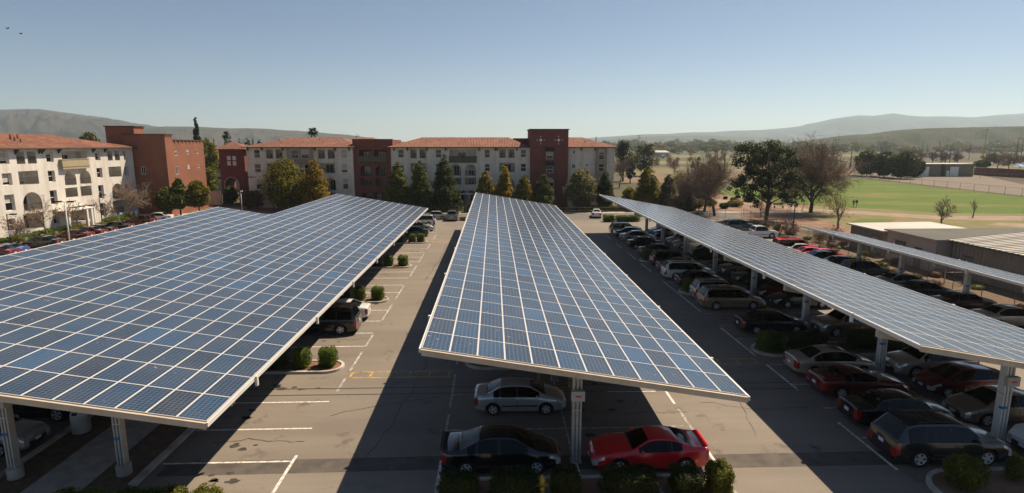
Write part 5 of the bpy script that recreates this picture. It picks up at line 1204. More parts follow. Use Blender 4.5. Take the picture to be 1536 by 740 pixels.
# ---------------------------------------------------------------- park trees on the right
def pine(px, py, label):
    g = G(px, py); s = g.y/FPX; cl = []; r = random.Random(5); F_ = 1.5
    for (dx, dz, wx, wz) in ((-34,103,26,16),(-18,108,20,14),(6,110,24,13),(24,102,18,14),(-38,88,20,13),(-8,92,30,18),(18,88,24,16),(34,86,16,16),(-24,72,26,15),(4,72,30,16),(28,68,22,16),(40,58,13,12),(-40,58,24,13),(-12,55,28,15),(20,50,24,15),(38,42,12,14),(-48,48,13,9),(-30,42,18,11),(24,32,16,12),(-2,40,22,13),(-26,28,12,9),(40,30,10,9)):
        for k in range(5): cl.append((((dx+r.uniform(-8,8))*s, r.uniform(-26,26)*s, (dz+r.uniform(-7,7))*s), (wx*r.uniform(.35,.6)*s, wx*r.uniform(.35,.6)*s, wz*r.uniform(.4,.75)*s)))
    tr = [([(0,0,-.1),(.2,0,3.5),(-.1,0,8),(-.3,0,12)], [.38,.30,.20,.05])]
    for (dx, dz, z0) in ((-34,100,50),(-40,60,36),(30,90,50),(38,55,34),(24,34,22),(-28,44,26)): tr.append(([(0,0,z0*s),(dx*.5*s,.4,(z0+dz)/2*s),(dx*s,.6,dz*s)], [.16,.11,.04]))
    clump_tree('pine_tree', label, g.x, g.y, cl, tr, 15000, .36, 'leaf_pine', 80)
pine(1149, 330, 'large dark pine with irregular clumped crown beside the sports field')
g = G(1216, 319)
bare_tree('bare_tree', 'tallest bare brown tree with wide hazy crown at the lawn edge', g.x, g.y, 15.6, 2.1, 91, levels=5, kids=(12,7,6,5,5), fork=.2, twig_r=.020, barkm='bark', droop=.16)
for px, py, h, sd, lab in ((1072,324,11.6,92,'right one of two bare spreading trees behind the right canopy'),(1056,318,11.2,93,'left one of two bare spreading trees behind the right canopy')):
    g = G(px, py); bare_tree('bare_tree', lab, g.x, g.y, h, 1.5, sd, levels=5, kids=(9,6,6,5,4), fork=.2, twig_r=.020, barkm='bark')
for px, py, ty, wd, sd, lab in ((1412,335,294,1.2,94,'small bare twin stem tree alone behind the white flat roof'),(1459,326,306,.2,95,'thin young bare tree on the lawn right of the twin stem tree'),(1011,262,236,1.1,96,'bare leaning tree out on the brown fields'),(929,282,232,.9,97,'bare reddish brown tree just past the right end of the long block'),(1556,330,292,1,98,'bare tree at the right picture edge on the lawn')):
    g = G(px, py); bare_tree('bare_tree', lab, g.x, g.y, max(4, (py-ty)*g.y/FPX), wd, sd, levels=4 if sd != 95 else 2, kids=(7,6,4,4), twig_r=.02 if g.y < 130 else .045, lean=.5 if sd == 96 else 0)
g = G(1257, 343); bare_tree('young_tree', 'young tree with yellow flowers and green leaf tips behind the far right canopy', g.x, g.y, 6.6, 1.1, 99, levels=3, kids=(8,6,4), mt='twig_pale', buds=('leaf_yellow', 500))
g = G(1141, 325); bare_tree('young_tree', 'small yellow leaved sapling before the big pine', g.x, g.y, 3.2, .7, 100, levels=3, kids=(6,5,4), mt='twig_pale', buds=('leaf_yellow', 400))
def far_pine(px, py, ty, wpx, label, seed, mt='leaf_pine'):
    g = G(px, py); s = g.y/FPX; h = (py-ty)*s; r = random.Random(seed); w_ = wpx*s; cl = []
    for k in range(34):
        t = r.uniform(.25, .97); rr = w_*.5*(1-(2*t-1.25)**2*.8); a = r.random()*6.28; q = r.random()**.5*.75
        cl.append(((cos(a)*rr*q, sin(a)*rr*q, h*t), (w_*.24, w_*.24, w_*.19)))
    clump_tree('background_tree', label, g.x, g.y, cl, [([(0,0,-.1),(0,0,h*.85)], [h*.03, .05])], 2000, .75, mt, seed)
far_pine(966, 264, 217, 36, 'dark round pine on the brown field before the long white shed', 101)
far_pine(934, 272, 212, 30, 'dark pine just behind the right end of the long block', 102); far_pine(945, 275, 240, 16, 'small dark pine on the field between two bigger pines', 103)
GO = 'dark oaks beside the storage sheds'
for i, (px, py, ty, wp, lab) in enumerate(((1300,264,228,38,'leftmost dark round oak of the clump left of the storage sheds'),(1326,266,228,34,'middle dark round oak of the clump left of the storage sheds'),(1350,268,229,42,'biggest dark round oak directly left of the storage sheds'),(1371,266,238,24,'rightmost low oak leaning over the left storage shed'))):
    g = G(px, py); s = g.y/FPX; leafy_tree('oak_tree', lab, g.x, g.y, (py-ty)*s, wp*s, 'leaf_dark', 110+i, profile='round', n=2600, leafsz=.8, base=.08, group=GO, lod=False)
for i, (px, py, ty) in enumerate(((1376,248,214),(1398,247,218),(1418,247,221),(1436,246,223),(1478,252,220),(1496,252,222),(1513,253,221),(1530,252,223),(1352,246,216),(1548,252,222))):
    g = G(px, py); bare_tree('bare_tree', 'round reddish brown bare tree in the row behind the storage sheds', g.x, g.y, (py-ty)*g.y/FPX*.9, 1.4, 120+i, levels=3, kids=(10,8,7), twig_r=.10, group='bare trees behind the storage sheds')
g = G(1472, 252); shrub('garden_bush', 'dark green bush right of the storage sheds', g.x, g.y, 9, 6, 4.2, 'leaf_dark', 130, n=1400, leafsz=.8, boxy=False)
# dry shrubs and low bushes along the fence and in the mulch
GS = 'dry shrubs along the fence'
for i, (px, py, wd, h, mt) in enumerate(((1183,352,2.4,2.4,'leaf_brown'),(1172,350,1.8,1.7,'leaf_brown'),(1228,363,2.2,2.2,'leaf_brown'),(1240,367,1.5,2.6,'leaf_brown'),(1150,343,1.5,1.5,'leaf_brown'),(1262,372,1.3,1.3,'leaf_brown'))):
    g = G(px, py); bare_tree('dry_shrub', 'brown leafless shrub growing at the chain link fence', g.x, g.y, h*1.15, 2.2, 140+i, levels=3, kids=(10,7,6), fork=.05, twig_r=.018, group=GS, buds=('leaf_brown', 160))
r_ = random.Random(31)
for i in range(34):
    y = 33+i*1.85+r_.uniform(-.5,.5); x = 41.0+r_.uniform(-.5,.5) if i % 3 else 43.6+r_.uniform(-.6,.6)
    shrub('weed_clump', 'low dry weed clump growing along the chain link fence at right', x, y, r_.uniform(.7,1.6), r_.uniform(.8,1.6), r_.uniform(.3,.8), r_.choice(['leaf_brown','leaf_olive','leaf_yellowgreen','leaf_brown']), 800+i, n=260, leafsz=.14, boxy=False, group='weeds along the right fence')
GM = 'low bushes in the park mulch'
for i, (px, py, wp, hp, mt) in enumerate(((1102,310,26,9,'leaf_olive'),(1086,313,14,8,'leaf_dark'),(1107,298,7,5,'leaf_dark'),(1124,304,7,5,'leaf_dark'),(1088,299,6,4,'leaf_dark'),(1066,309,18,9,'leaf_olive'),(1046,312,20,10,'leaf_olive'),(985,316,20,8,'leaf_olive'),(958,318,16,8,'leaf_olive'),(1100,303,10,6,'leaf_dark'))):
    g = G(px, py); s = g.y/FPX; shrub('low_bush', 'low wild bush growing in the reddish mulch behind the right canopy', g.x, g.y, wp*s, wp*s*.8, hp*s*1.1, mt, 150+i, n=700, leafsz=.3, boxy=False, group=GM)

# ---------------------------------------------------------------- clipped shrubs and hedges in the lot
GH = 'clipped shrubs along the front edge'
for x, wx, h, lab, mt in ((-1.35,1.45,.90,'leftmost dark shrub of the front row below the black sedan','leaf_dark'),(.72,1.75,.98,'square dark shrub left of the yellow hydrant','leaf_dark'),(2.62,1.1,.98,'narrow dark shrub right of the yellow hydrant','leaf_dark'),(5.0,2.15,1.02,'widest dark shrub below the nose of the red coupe','leaf_dark'),(7.15,1.1,1.0,'dark rounded shrub below the door of the red coupe','leaf_dark'),(8.42,.85,1.1,'looser sunlit shrub at the end of the front island','leaf_yellowgreen')):  # canopy shade put into the leaf colour; the sunlit end shrub gets lighter leaves
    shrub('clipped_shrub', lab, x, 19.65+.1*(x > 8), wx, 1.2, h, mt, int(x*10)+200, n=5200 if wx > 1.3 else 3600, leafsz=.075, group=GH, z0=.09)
for px, wx, lab, mt in ((125,1.9,'wide clipped hedge at lower left, first from the left','leaf_hedge'),(216,1.9,'wide shaded clipped hedge at lower left, second from the left','leaf_hedge'),(266,.8,'small bright clipped shrub at lower left next to the shaded hedge','leaf_yellowgreen'),(313,1.05,'round sunlit clipped shrub at lower left, last of the row','leaf_yellowgreen')):
    shrub('clipped_shrub', lab, G(px, 752).x*.965, 18.85, wx, 1.1, 1.05, mt, px, n=4200, leafsz=.075, group='clipped shrubs at lower left')
GI = 'clipped shrubs on the left islands'
nth = ('nearest', 'second nearest', 'third', 'farthest')
for i, y in enumerate(LEFT_ISL):
    shrub('clipped_shrub', 'rounded sunlit shrub at the end of the %s left island' % nth[i], -9.85, y+.1, 1.05 if i else 1.0, 1.05, 1.1, 'leaf_hedge', 220+i, n=3000 if i < 2 else 1200, leafsz=.075 if i < 2 else .13, group=GI, z0=.09)
    shrub('clipped_shrub', 'inner clipped shrub beside the end shrub of the %s left island' % nth[i], -11.35 if i < 3 else -11.0, y, .95, 1., 1.1, 'leaf_hedge', 230+i, n=2600 if i < 2 else 1000, leafsz=.075 if i < 2 else .13, group=GI, z0=.09)
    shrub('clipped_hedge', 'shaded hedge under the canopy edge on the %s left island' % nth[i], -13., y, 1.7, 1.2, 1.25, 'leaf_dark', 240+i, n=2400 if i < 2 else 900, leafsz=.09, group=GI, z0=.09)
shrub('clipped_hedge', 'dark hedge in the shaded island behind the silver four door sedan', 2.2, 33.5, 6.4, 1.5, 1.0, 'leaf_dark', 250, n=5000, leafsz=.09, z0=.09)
GJ = 'hedges on the islands under the right canopy'
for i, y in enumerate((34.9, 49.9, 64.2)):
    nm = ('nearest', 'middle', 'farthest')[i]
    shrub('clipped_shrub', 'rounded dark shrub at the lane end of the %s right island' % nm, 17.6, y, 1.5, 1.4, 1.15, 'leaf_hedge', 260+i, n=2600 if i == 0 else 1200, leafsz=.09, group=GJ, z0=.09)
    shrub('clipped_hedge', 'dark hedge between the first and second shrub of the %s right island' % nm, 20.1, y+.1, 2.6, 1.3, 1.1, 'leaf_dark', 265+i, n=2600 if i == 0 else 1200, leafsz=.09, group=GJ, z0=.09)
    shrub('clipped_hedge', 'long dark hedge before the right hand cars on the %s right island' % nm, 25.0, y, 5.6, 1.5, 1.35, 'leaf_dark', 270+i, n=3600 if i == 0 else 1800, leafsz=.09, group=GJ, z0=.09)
shrub('garden_bush', 'loose dark bush on the front right island before the black estate SUV', 17.9, 19.7, 1.5, 1.3, 1.3, 'leaf_green', 280, n=3000, leafsz=.085, boxy=False, z0=.09)
shrub('garden_bush', 'small thin bush on the front right island beside the front wheel of the SUV', 20.25, 20.1, .7, .7, .95, 'leaf_green', 281, n=700, leafsz=.08, boxy=False, z0=.09)
shrub('clipped_hedge', 'square clipped hedge block at the far end of the right lane, by itself', G(915,334).x, 98.0, 1.9, 1.5, 1.2, 'leaf_hedge', 290, n=1200, leafsz=.16)
shrub('clipped_hedge', 'longer clipped hedge behind the silver SUV at the far end of the right lane', G(940,334).x+.4, 98.0, 4.4, 1.4, 1.1, 'leaf_hedge', 291, n=1600, leafsz=.16)
shrub('street_hedge', 'long bright green hedge along the street right of the red tower', 24.5, 113.6, 17, 1.6, 1.2, 'leaf_yellowgreen', 292, n=3000, leafsz=.25)
shrub('street_hedge', 'dark low hedge along the street behind the middle canopy', 4, 113.8, 20, 1.6, 1.3, 'leaf_hedge', 293, n=3000, leafsz=.25)
shrub('street_hedge', 'dark low hedge along the street behind the left canopy', -22, 113.8, 30, 1.8, 1.5, 'leaf_hedge', 294, n=3600, leafsz=.25)
shrub('lot_hedge', 'low grassy bed of plants between far cars at the end of the left lane', -4.2, 100.3, 3.6, 1., .6, 'leaf_yellowgreen', 295, n=700, leafsz=.2)
r_ = random.Random(3)
for i in range(15):
    y = 71+i*1.95; shrub('garden_bush', 'low rounded bush in the planting bed before the white wing', -61.9+r_.uniform(-.4,.4), y, 1.6, 1.5, r_.uniform(.7,1.1), 'leaf_yellowgreen' if i % 3 else 'leaf_olive', 300+i, n=500, leafsz=.2, boxy=False, group='low bushes before the white wing')
shrub('clipped_hedge', 'long low dark hedge along the foot of the white wing', -63.6, 80, 1.2, 22, 1.1, 'leaf_hedge', 320, n=3800, leafsz=.2)
shrub('clipped_hedge', 'shorter dark hedge right of the entry stair of the white wing', -63.4, 99.5, 1.4, 8, 1.2, 'leaf_hedge', 321, n=1600, leafsz=.2)

# ---------------------------------------------------------------- street furniture
def lamp(label, x, y, h, arm, base='black_metal', heads=1, ped=True, headc='black_metal', z=0):
    root = empty('street_lamp', (x, y, z), label, 'street lamp'); mb = MB()
    mb.tube([(0,0,0),(0,0,h)], [.085,.065], base, 8); mb.build('pole', root)
    for k in range(heads):
        s = arm if k == 0 else -arm; mb = MB(); mb.tube([(0,0,h-.08),(s*.5,0,h-.04)], .035, headc, 5); mb.box((min(s*.45,s*1.1), -.18, h-.10), (max(s*.45,s*1.1), .18, h+.06), headc); lh = mb.build('lamp_head', root)
        mb = MB(); mb.box((min(s*.5,s*1.05), -.14, h-.125), (max(s*.5,s*1.05), .14, h-.102), 'plate'); mb.build('lens', lh)
    if ped: mb = MB(); mb.lathe([(0,.75),(.24,.75),(.26,.70),(.26,-.05)], 'concrete', 14); mb.build('footing', root, sharp=40)
    return root
g = G(1189, 352); lamp('black shoebox lamp by the fence with its head to the left', g.x, g.y, 4.5, -.95)
g = G(7, 369); lamp('black lamp post with arm to the right at the left picture edge', g.x+4, g.y*.95, 4.6, 1.0)
g = G(153, 336); lamp('black lamp post before the white wing beside its stair', -63, yfor(153,-63,1.), 5.1, .95)
lamp('white concrete lamp post with dark twin heads standing in the lot before the white wing', -49, yfor(101,-49,4.), 6.6, .9, base='white_steel', heads=2)
lamp('black lamp post in front of the porch behind the middle canopy', atY(697,300,112.6).x, 112.6, 4.6, .5, ped=False)
lamp('black lamp post at the foot of the red tower', atY(845,300,112.6).x, 112.6, 4.9, .35, ped=False)
lamp('slim pale lamp post before the gate tower', atY(362,300,112).x, 112, 4.3, .3, base='white_steel', headc='white_steel', ped=False)
lamp('slim black lamp post behind the right canopy among the bare trees', G(1048,322).x, G(1048,322).y, 4.2, -.4, ped=False)
def post_sign(label, x, y, h, wd, ht, mt, pole='galv', face=(0, -1), cat='sign', rz=0., name='post_sign'):
    root = empty(name, (x, y, 0), label, cat, None, rz); mb = MB(); mb.tube([(0,0,0),(0,0,h)], .03, pole, 6); mb.build('post', root)
    mb = MB(); mb.box((-wd/2,-.05,h-ht), (wd/2,-.032,h), mt); mb.build('sign_panel', root); return root
post_sign('blue parking sign on a thin post, left one before the red SUV', -58.9, yfor(178,-58.9,2.), 2.7, .36, .55, 'sign_blue')
post_sign('blue parking sign on a thin post, right one before the red SUV', -58.9, yfor(204,-58.9,2.), 2.8, .36, .55, 'sign_blue')
for i, px in enumerate((40, 64, 85, 128, 146)):
    post_sign('small white stall sign at the planting bed before the white wing', -60.2, yfor(px,-60.2,1.0), 1.25, .38, .5, 'sign_white', name='stall_sign').__setitem__('group', 'white stall signs before the white wing')
post_sign('white notice on the black lamp at the left picture edge', G(7,369).x+4.25, G(7,369).y*.95-.1, 2.6, .6, .5, 'sign_white', pole='black_metal')
# hydrant
hy = empty('fire_hydrant', (1.74, 19.7, .09), 'yellow fire hydrant between two shrubs of the front row', 'hydrant'); mb = MB()
mb.lathe([(.16,0),(.16,.05),(.11,.06),(.105,.45),(.14,.46),(.14,.50),(.115,.51),(.115,.60),(.145,.61),(.145,.64),(.12,.70),(.07,.76),(.035,.78),(.035,.83),(0,.84)], 'hydrant_yellow', 16); mb.build('barrel', hy, sharp=40)
for s, nm in ((1,'outlet_cap'),(-1,'outlet_cap')):
    mb = MB(); mb.lathe([(.055,0),(.055,.09),(.07,.09),(.07,.13),(.03,.14),(.02,.17),(0,.17)], 'hydrant_yellow', 10, Matrix.Translation((s*.09,0,.42)) @ Matrix.Rotation(s*pi/2, 4, 'Y')); mb.build(nm, hy)
mb = MB(); mb.lathe([(.07,0),(.07,.09),(.09,.09),(.09,.13),(.03,.15),(0,.15)], 'hydrant_yellow', 10, Matrix.Translation((0,-.09,.38)) @ Matrix.Rotation(pi/2, 4, 'X')); mb.build('outlet_cap', hy)
# concrete pads, utility cover, bollards, wheel stops, litter bin
for x, lab in ((2.15,'grey concrete pad in the soil right of the hydrant'),(6.05,'grey concrete pad in the soil before the red coupe')):
    mb = MB(); mb.add([(-.3,-.35,0),(.3,-.35,0),(.26,.3,0),(-.26,.3,0),(-.28,-.33,.07),(.28,-.33,.07),(.24,.28,.07),(-.24,.28,.07)], [(4,5,6,7),(0,1,5,4),(1,2,6,5),(2,3,7,6),(3,0,4,7)], 'concrete'); tag(mb.build('concrete_pad', None, (x, 19.9, .09)), lab, 'pad')
mb = MB(); mb.lathe([(0,.075),(.07,.075),(.08,.06),(.13,.06),(.17,.07),(.2,.05),(.2,0)], 'sign_white', 16); tag(mb.build('utility_cover', None, (8.5, 19.3, .09), sharp=40), 'round white utility cover at the tip of the front island', 'cover')
for i, (px, py, lab) in enumerate(((809,581,'yellow bollard behind the hood of the silver four door sedan'),(856,585,'yellow bollard beside the middle post behind the silver sedan'))):
    g = G(px, py); mb = MB(); mb.lathe([(.085,-.02),(.085,1.0),(.07,1.05),(.03,1.08),(0,1.08)], 'yellow_paint', 12); tag(mb.build('bollard', None, (g.x, g.y+.4, 0), sharp=50), lab, 'bollard')
def wheel_stop(x, y, label, group, mt='yellow_paint'):
    mb = MB(); mb.add([(-.09,-.95,0),(.09,-.95,0),(.09,.95,0),(-.09,.95,0),(-.06,-.92,.13),(.06,-.92,.13),(.06,.92,.13),(-.06,.92,.13)], [(4,5,6,7),(0,1,5,4),(1,2,6,5),(2,3,7,6),(3,0,4,7)], mt); return tag(mb.build('wheel_stop', None, (x, y, 0)), label, 'wheel stop', group)
for k, y in enumerate((22.1, 25.2, 28.4, 31.0, 38.6, 41.6, 45.2)):
    wheel_stop(22.05 if k < 5 else 21.95, y-.2, 'yellow wheel stop at the nose of the %s' % ('black estate SUV','black oldish sedan between maroon car and SUV','maroon rounded car','beige sedan with sunroof','lone charcoal sedan','empty stall beside the lone charcoal sedan','tan minivan')[k], 'yellow wheel stops under the right canopy')
tb = empty('litter_bin', (-19.0, 25.45, 0), 'round concrete litter bin with sloped hood under the left canopy', 'litter bin'); mb = MB(); mb.lathe([(.36,0),(.38,.05),(.38,.78),(.36,.82),(0,.82)], 'concrete', 20); mb.build('bin_body', tb, sharp=40)
mb = MB(); mb.lathe([(.38,.83),(.38,.90),(.30,1.08),(.16,1.14),(0,1.14)], 'galv', 18); mb.box((-.1,-.37,.92), (.1,-.30,1.04), 'trim_black'); mb.build('bin_hood', tb, sharp=40)
# chain link fences: posts, rails and an open wire mesh
def chain_fence(label, pts, h, step=3., wire=.28, r=.03):
    root = empty('chain_link_fence', (pts[0][0], pts[0][1], 0), label, 'fence'); o = Vector((pts[0][0], pts[0][1], 0)); wm_ = MB(); rl = MB()
    for a, b in zip(pts, pts[1:]):
        A, B = Vector((*a, 0))-o, Vector((*b, 0))-o; L = (B-A).length; d = (B-A)/L; n = max(1, int(L/step))
        for k in range(n+1):
            p = A+d*L*k/n; mb = MB(); mb.tube([p, p+Vector((0,0,h+.05))], r, 'chain_link', 6); mb.build('fence_post', root)
        rl.tube([A+Vector((0,0,h)), B+Vector((0,0,h))], r*.7, 'chain_link', 5); q = -h
        while q < L:
            for s in (1, -1):
                x0, x1 = q, q+h; z0, z1 = (.05, h) if s > 0 else (h, .05)
                if x0 < 0: z0 += (z1-z0)*(0-x0)/(x1-x0); x0 = 0
                if x1 > L: z1 = z0+(z1-z0)*(L-x0)/(x1-x0); x1 = L
                if x1 > x0: wm_.tube([A+d*x0+Vector((0,0,z0)), A+d*x1+Vector((0,0,z1))], .0055, 'chain_link', 3, False, False)
            q += wire
    rl.build('top_rail', root); wm_.build('wire_mesh', root)
chain_fence('chain link fence along the right side of the lot before the sheds', [(41.8, 28), (41.8, 66), (43.4, 99)], 1.9, 3.05)
chain_fence('chain link fence at the park edge behind the right canopy', [(43.2, 99.2), (30.5, 110.5)], 1.5, 2.6)
p0, p1, p2 = G(1292,269), G(1420,282.5), G(1560,297.5); chain_fence('long chain link fence between lawn and gravel yard', [(p0.x,p0.y),(p1.x,p1.y),(p2.x,p2.y)], 2.0, 5.5, 1.2, .05)
p0, p1 = G(1440,266), G(1536,270.5); chain_fence('far chain link fence at the back of the gravel yard', [(p0.x,p0.y),(p1.x,p1.y)], 2.0, 7, 1.5, .05)
rf = empty('rail_fence', (-20, 110.6, 0), 'low dark rail fence along the street before the long block', 'fence')
for k in range(30): mb = MB(); mb.tube([(k*1.9,0,0),(k*1.9,0,1.1)], .035, 'dark_trim', 5); mb.build('fence_post', rf)
for z in (.5, 1.05): mb = MB(); mb.tube([(0,0,z),(55.1,0,z)], .03, 'dark_trim', 5); mb.build('fence_rail', rf)
# gate by the sheds
gt_ = empty('pipe_gate', (42.6, 52.2, 0), 'pale pipe frame gate in the fence before the pinkish shed', 'gate')
for x in (0, 1.9): mb = MB(); mb.tube([(x,0,0),(x,0,2.2)], .05, 'galv', 7); mb.build('gate_post', gt_)
mb = MB()
for z in (.15, 1.1, 2.05): mb.tube([(0,0,z),(1.9,0,z)], .03, 'galv', 6)
mb.build('gate_frame', gt_)

# ---------------------------------------------------------------- sheds
def shed(name, label, x0, x1, y0, y1, h, wall, roof, over=.45, rise=0., trim=None, doors=(), winds=()):
    root = empty(name, ((x0+x1)/2, y0, 0), label, 'shed'); cx = (x0+x1)/2; mb = MB(); block(mb, x0-cx, x1-cx, 0, y1-y0, -.02, h, wall, 'LRFB'); mb.build('wall', root)
    X0, X1, Y1 = x0-cx-over, x1-cx+over, y1-y0+over; mb = MB()
    mb.add([(X0,-over,h),(X1,-over,h+rise),(X1,Y1,h+rise),(X0,Y1,h),(X0,-over,h+.16),(X1,-over,h+.16+rise),(X1,Y1,h+.16+rise),(X0,Y1,h+.16)], [(0,3,2,1),(4,5,6,7)], roof)
    mb.add([(X0,-over,h),(X1,-over,h+rise),(X1,Y1,h+rise),(X0,Y1,h),(X0,-over,h+.16),(X1,-over,h+.16+rise),(X1,Y1,h+.16+rise),(X0,Y1,h+.16)], [(0,1,5,4),(1,2,6,5),(2,3,7,6),(3,0,4,7)], trim or roof)
    if roof == 'ribbed_roof':
        y = -over
        while y < Y1: mb.add([(X0,y,h+.16),(X0,y+.07,h+.16),(X1,y+.07,h+.16+rise),(X1,y,h+.16+rise),(X0,y,h+.21),(X0,y+.07,h+.21),(X1,y+.07,h+.21+rise),(X1,y,h+.21+rise)], [(4,5,6,7),(0,4,7,3),(1,2,6,5),(0,1,5,4)], 'ribbed_roof'); y += .62
    mb.build('roof', root)
    for (side, u, w_, zb_, zt_, mt) in doors:
        mb = MB()
        if side == 'F': mb.box((u-w_/2,-.05,zb_), (u+w_/2,-.003,zt_), mt); mb.box((u-w_/2-.12,-.03,zt_), (u+w_/2+.12,-.003,zt_+.12), 'dark_trim')
        else: mb.box((x0-cx-.05,u-w_/2,zb_), (x0-cx-.003,u+w_/2,zt_), mt); mb.box((x0-cx-.07,u-w_/2-.08,zt_), (x0-cx-.003,u+w_/2+.08,zt_+.08), 'dark_trim')
        mb.build('door' if zb_ < .3 else 'window', root)
    return root
shed('flat_shed', 'low shed with bright white flat roof behind the far right canopy', 46.0, 56.2, 66.3, 72.6, 2.85, 'shed_tan', 'shed_white', .4, .12, doors=(('L',1.4,1.0,0,2.1,'tan_stucco'),))
pk = shed('flat_building', 'pinkish low building with dark flat roof beside the fence', 45.2, 75, 57.0, 64.4, 3.3, 'pink_wall', 'dark_roof', .3, .0, trim='pink_wall', doors=(('L',5.2,1.6,1.6,2.4,'pane'),('L',2.4,1.0,0,2.1,'shed_tan'),('L',.9,.7,1.1,1.9,'sign_white')))
shed('metal_shed', 'long ribbed metal shed with pale ribbed roof and green eave trim', 46.6, 60, 30, 56.6, 3.3, 'ribbed_wall', 'ribbed_roof', .35, 1.3, trim='green_trim', doors=(('L',24.5,1.0,0,2.1,'shed_tan'),))
p = G(1413, 264); y0 = p.y
def storage(xa, xb, label, dx):
    A, B = G(xa, 265), G(xb, 265); w_ = B.x-A.x; 
    return shed('storage_shed', label, A.x, B.x, (A.y+B.y)/2, (A.y+B.y)/2+11, 5.0, 'shed_tan', 'shed_white', .5, 0., trim='dark_trim', doors=(('F',-w_*.5+w_*dx,3.6,0,4.0,'sign_white'),('F',-w_*.5+1.2,1.1,0,2.4,'sign_white')))
storage(1374, 1411, 'olive storage shed with white roller door, left one of the pair', .32); storage(1416, 1460, 'olive storage shed with white roller door, right one of the pair', .32)
a, b = G(1461, 262.5), G(1560, 268.5); mb = MB(); d = Vector((b.x-a.x, b.y-a.y, 0)).normalized(); n = Vector((-d.y, d.x, 0))*.2
q = [Vector((a.x,a.y,0)), Vector((b.x,b.y,0))]
mb.add([q[0]-n,q[1]-n,q[1]+n,q[0]+n]+[v+Vector((0,0,3.2)) for v in (q[0]-n,q[1]-n,q[1]+n,q[0]+n)], [(0,1,5,4),(1,2,6,5),(2,3,7,6),(3,0,4,7)], 'red_stucco')
mb.add([v+Vector((0,0,3.2)) for v in (q[0]-n*1.5,q[1]-n*1.5,q[1]+n*1.5,q[0]+n*1.5)]+[v+Vector((0,0,3.35)) for v in (q[0]-n*1.5,q[1]-n*1.5,q[1]+n*1.5,q[0]+n*1.5)], [(0,3,2,1),(4,5,6,7),(0,1,5,4),(1,2,6,5),(2,3,7,6),(3,0,4,7)], 'concrete')
tag(mb.build('brick_wall'), 'long brownish red wall at the back of the gravel yard right of the sheds', 'wall')
g = G(1528, 257.5); sh = empty('sun_shelter', (g.x, g.y, 0), 'small bright blue pop up shelter behind the brownish wall', 'shelter'); mb = MB(); mb.add([(-2,-2,2.6),(2,-2,2.6),(2,2,2.6),(-2,2,2.6),(0,0,3.8)], [(0,1,4),(1,2,4),(2,3,4),(3,0,4)], 'plastic_blue'); mb.build('canopy_top', sh)
for x, y in ((-1.9,-1.9),(1.9,-1.9),(1.9,1.9),(-1.9,1.9)): mb = MB(); mb.tube([(x,y,0),(x,y,2.6)], .06, 'galv', 5); mb.build('leg', sh)
# low far buildings
def far_building(px0, px1, py, top, label, wall, roof, dep=14, peak=.0):
    A, B = G(px0, py), G(px1, py); Y = (A.y+B.y)/2; xa, xb = atY(px0, py, Y).x, atY(px1, py, Y).x; h = atY(px0, top, Y).z; root = empty('far_building', ((xa+xb)/2, Y, 0), label, 'building'); w_ = (xb-xa)/2; mb = MB()
    block(mb, -w_, w_, 0, dep, -.02, h*.72, wall, 'LRFB'); k = int(w_*2/4)
    for i in range(k): u = -w_+2*w_*(i+.5)/k; mb.box((u-.6,-.04,h*.25), (u+.6,-.003,h*.5), 'pane')
    mb.build('wall', root); hip_roof(root, -w_-.6, w_+.6, -.6, dep+.6, h*.72+.1, h+.02, 0, roof, -w_*.8, w_*.8)
far_building(983, 1004, 236.5, 226, 'long pale metal shed on the far brown field', 'shed_white', 'shed_white', 18)
far_building(1002, 1030, 222.5, 216, 'low far building with brown roof below the right mountains, left one', 'pink_wall', 'brown_field', 20)
far_building(1032, 1062, 222, 215, 'far low tiled houses before the treeline behind the pine', 'pink_wall', 'brown_field', 20)
far_building(1064, 1098, 223, 217, 'far building with pale roof left of the big pine crown', 'shed_white', 'gravel', 20)
far_building(1120, 1160, 224, 217.5, 'far white roofed building behind the big pine', 'pink_wall', 'shed_white', 20)
far_building(1166, 1192, 222, 216.5, 'far white building beside the big bare tree', 'shed_white', 'shed_white', 20)
far_building(1395, 1412, 222, 217.5, 'small white roofed building below the green hill, left one', 'shed_white', 'shed_white', 14)
far_building(1425, 1486, 225, 220.5, 'long low white roofed building below the green hill', 'pink_wall', 'shed_white', 14)
far_building(1258, 1300, 222, 214, 'row of pinkish far houses below the left end of the green hill', 'pink_wall', 'brown_field', 30); far_building(1300, 1345, 222.5, 215, 'second row of pinkish far houses below the green hill', 'pink_wall', 'brown_field', 30)
# poles
def pole(px, py, topy, label, arms=0, r=.16, lights=False):
    g = G(px, py); h = atY(px, topy, g.y).z; root = empty('utility_pole' if not lights else 'floodlight_pole', (g.x, g.y, 0), label, 'utility pole' if not lights else 'light pole'); mb = MB(); mb.tube([(0,0,0),(0,0,h)], [r, r*.7], 'wood_pole', 7); mb.build('pole', root)
    for k in range(arms): mb = MB(); mb.box((-2.2,-.1,h-.6-k*1.6), (2.2,.1,h-.35-k*1.6), 'wood_pole'); mb.build('crossarm', root)
    if lights: mb = MB(); mb.box((-1.4,-.3,h-.2), (1.4,.3,h+1.0), 'galv'); mb.build('floodlight_bank', root)
pole(957.5, 236, 203, 'tall utility pole with stacked crossarms left of the field pine', 3, .35); pole(1086, 262, 224, 'single wooden pole rising behind the bare trees', 0, .28)
pole(1022, 226, 208, 'distant thin pole left of the big pine', 0, .3); pole(1079.5, 224, 208, 'distant thin pole just left of the pine crown', 0, .3); pole(1139, 224, 207, 'distant thin pole behind the pine crown', 0, .3)
pole(1275.5, 252, 221, 'wooden pole left of the dark oaks', 0, .3); pole(1424, 247, 219, 'wooden pole behind the storage sheds', 0, .25); pole(1475, 235, 195, 'tall floodlight pole right of the far conifer', 0, .3, True)
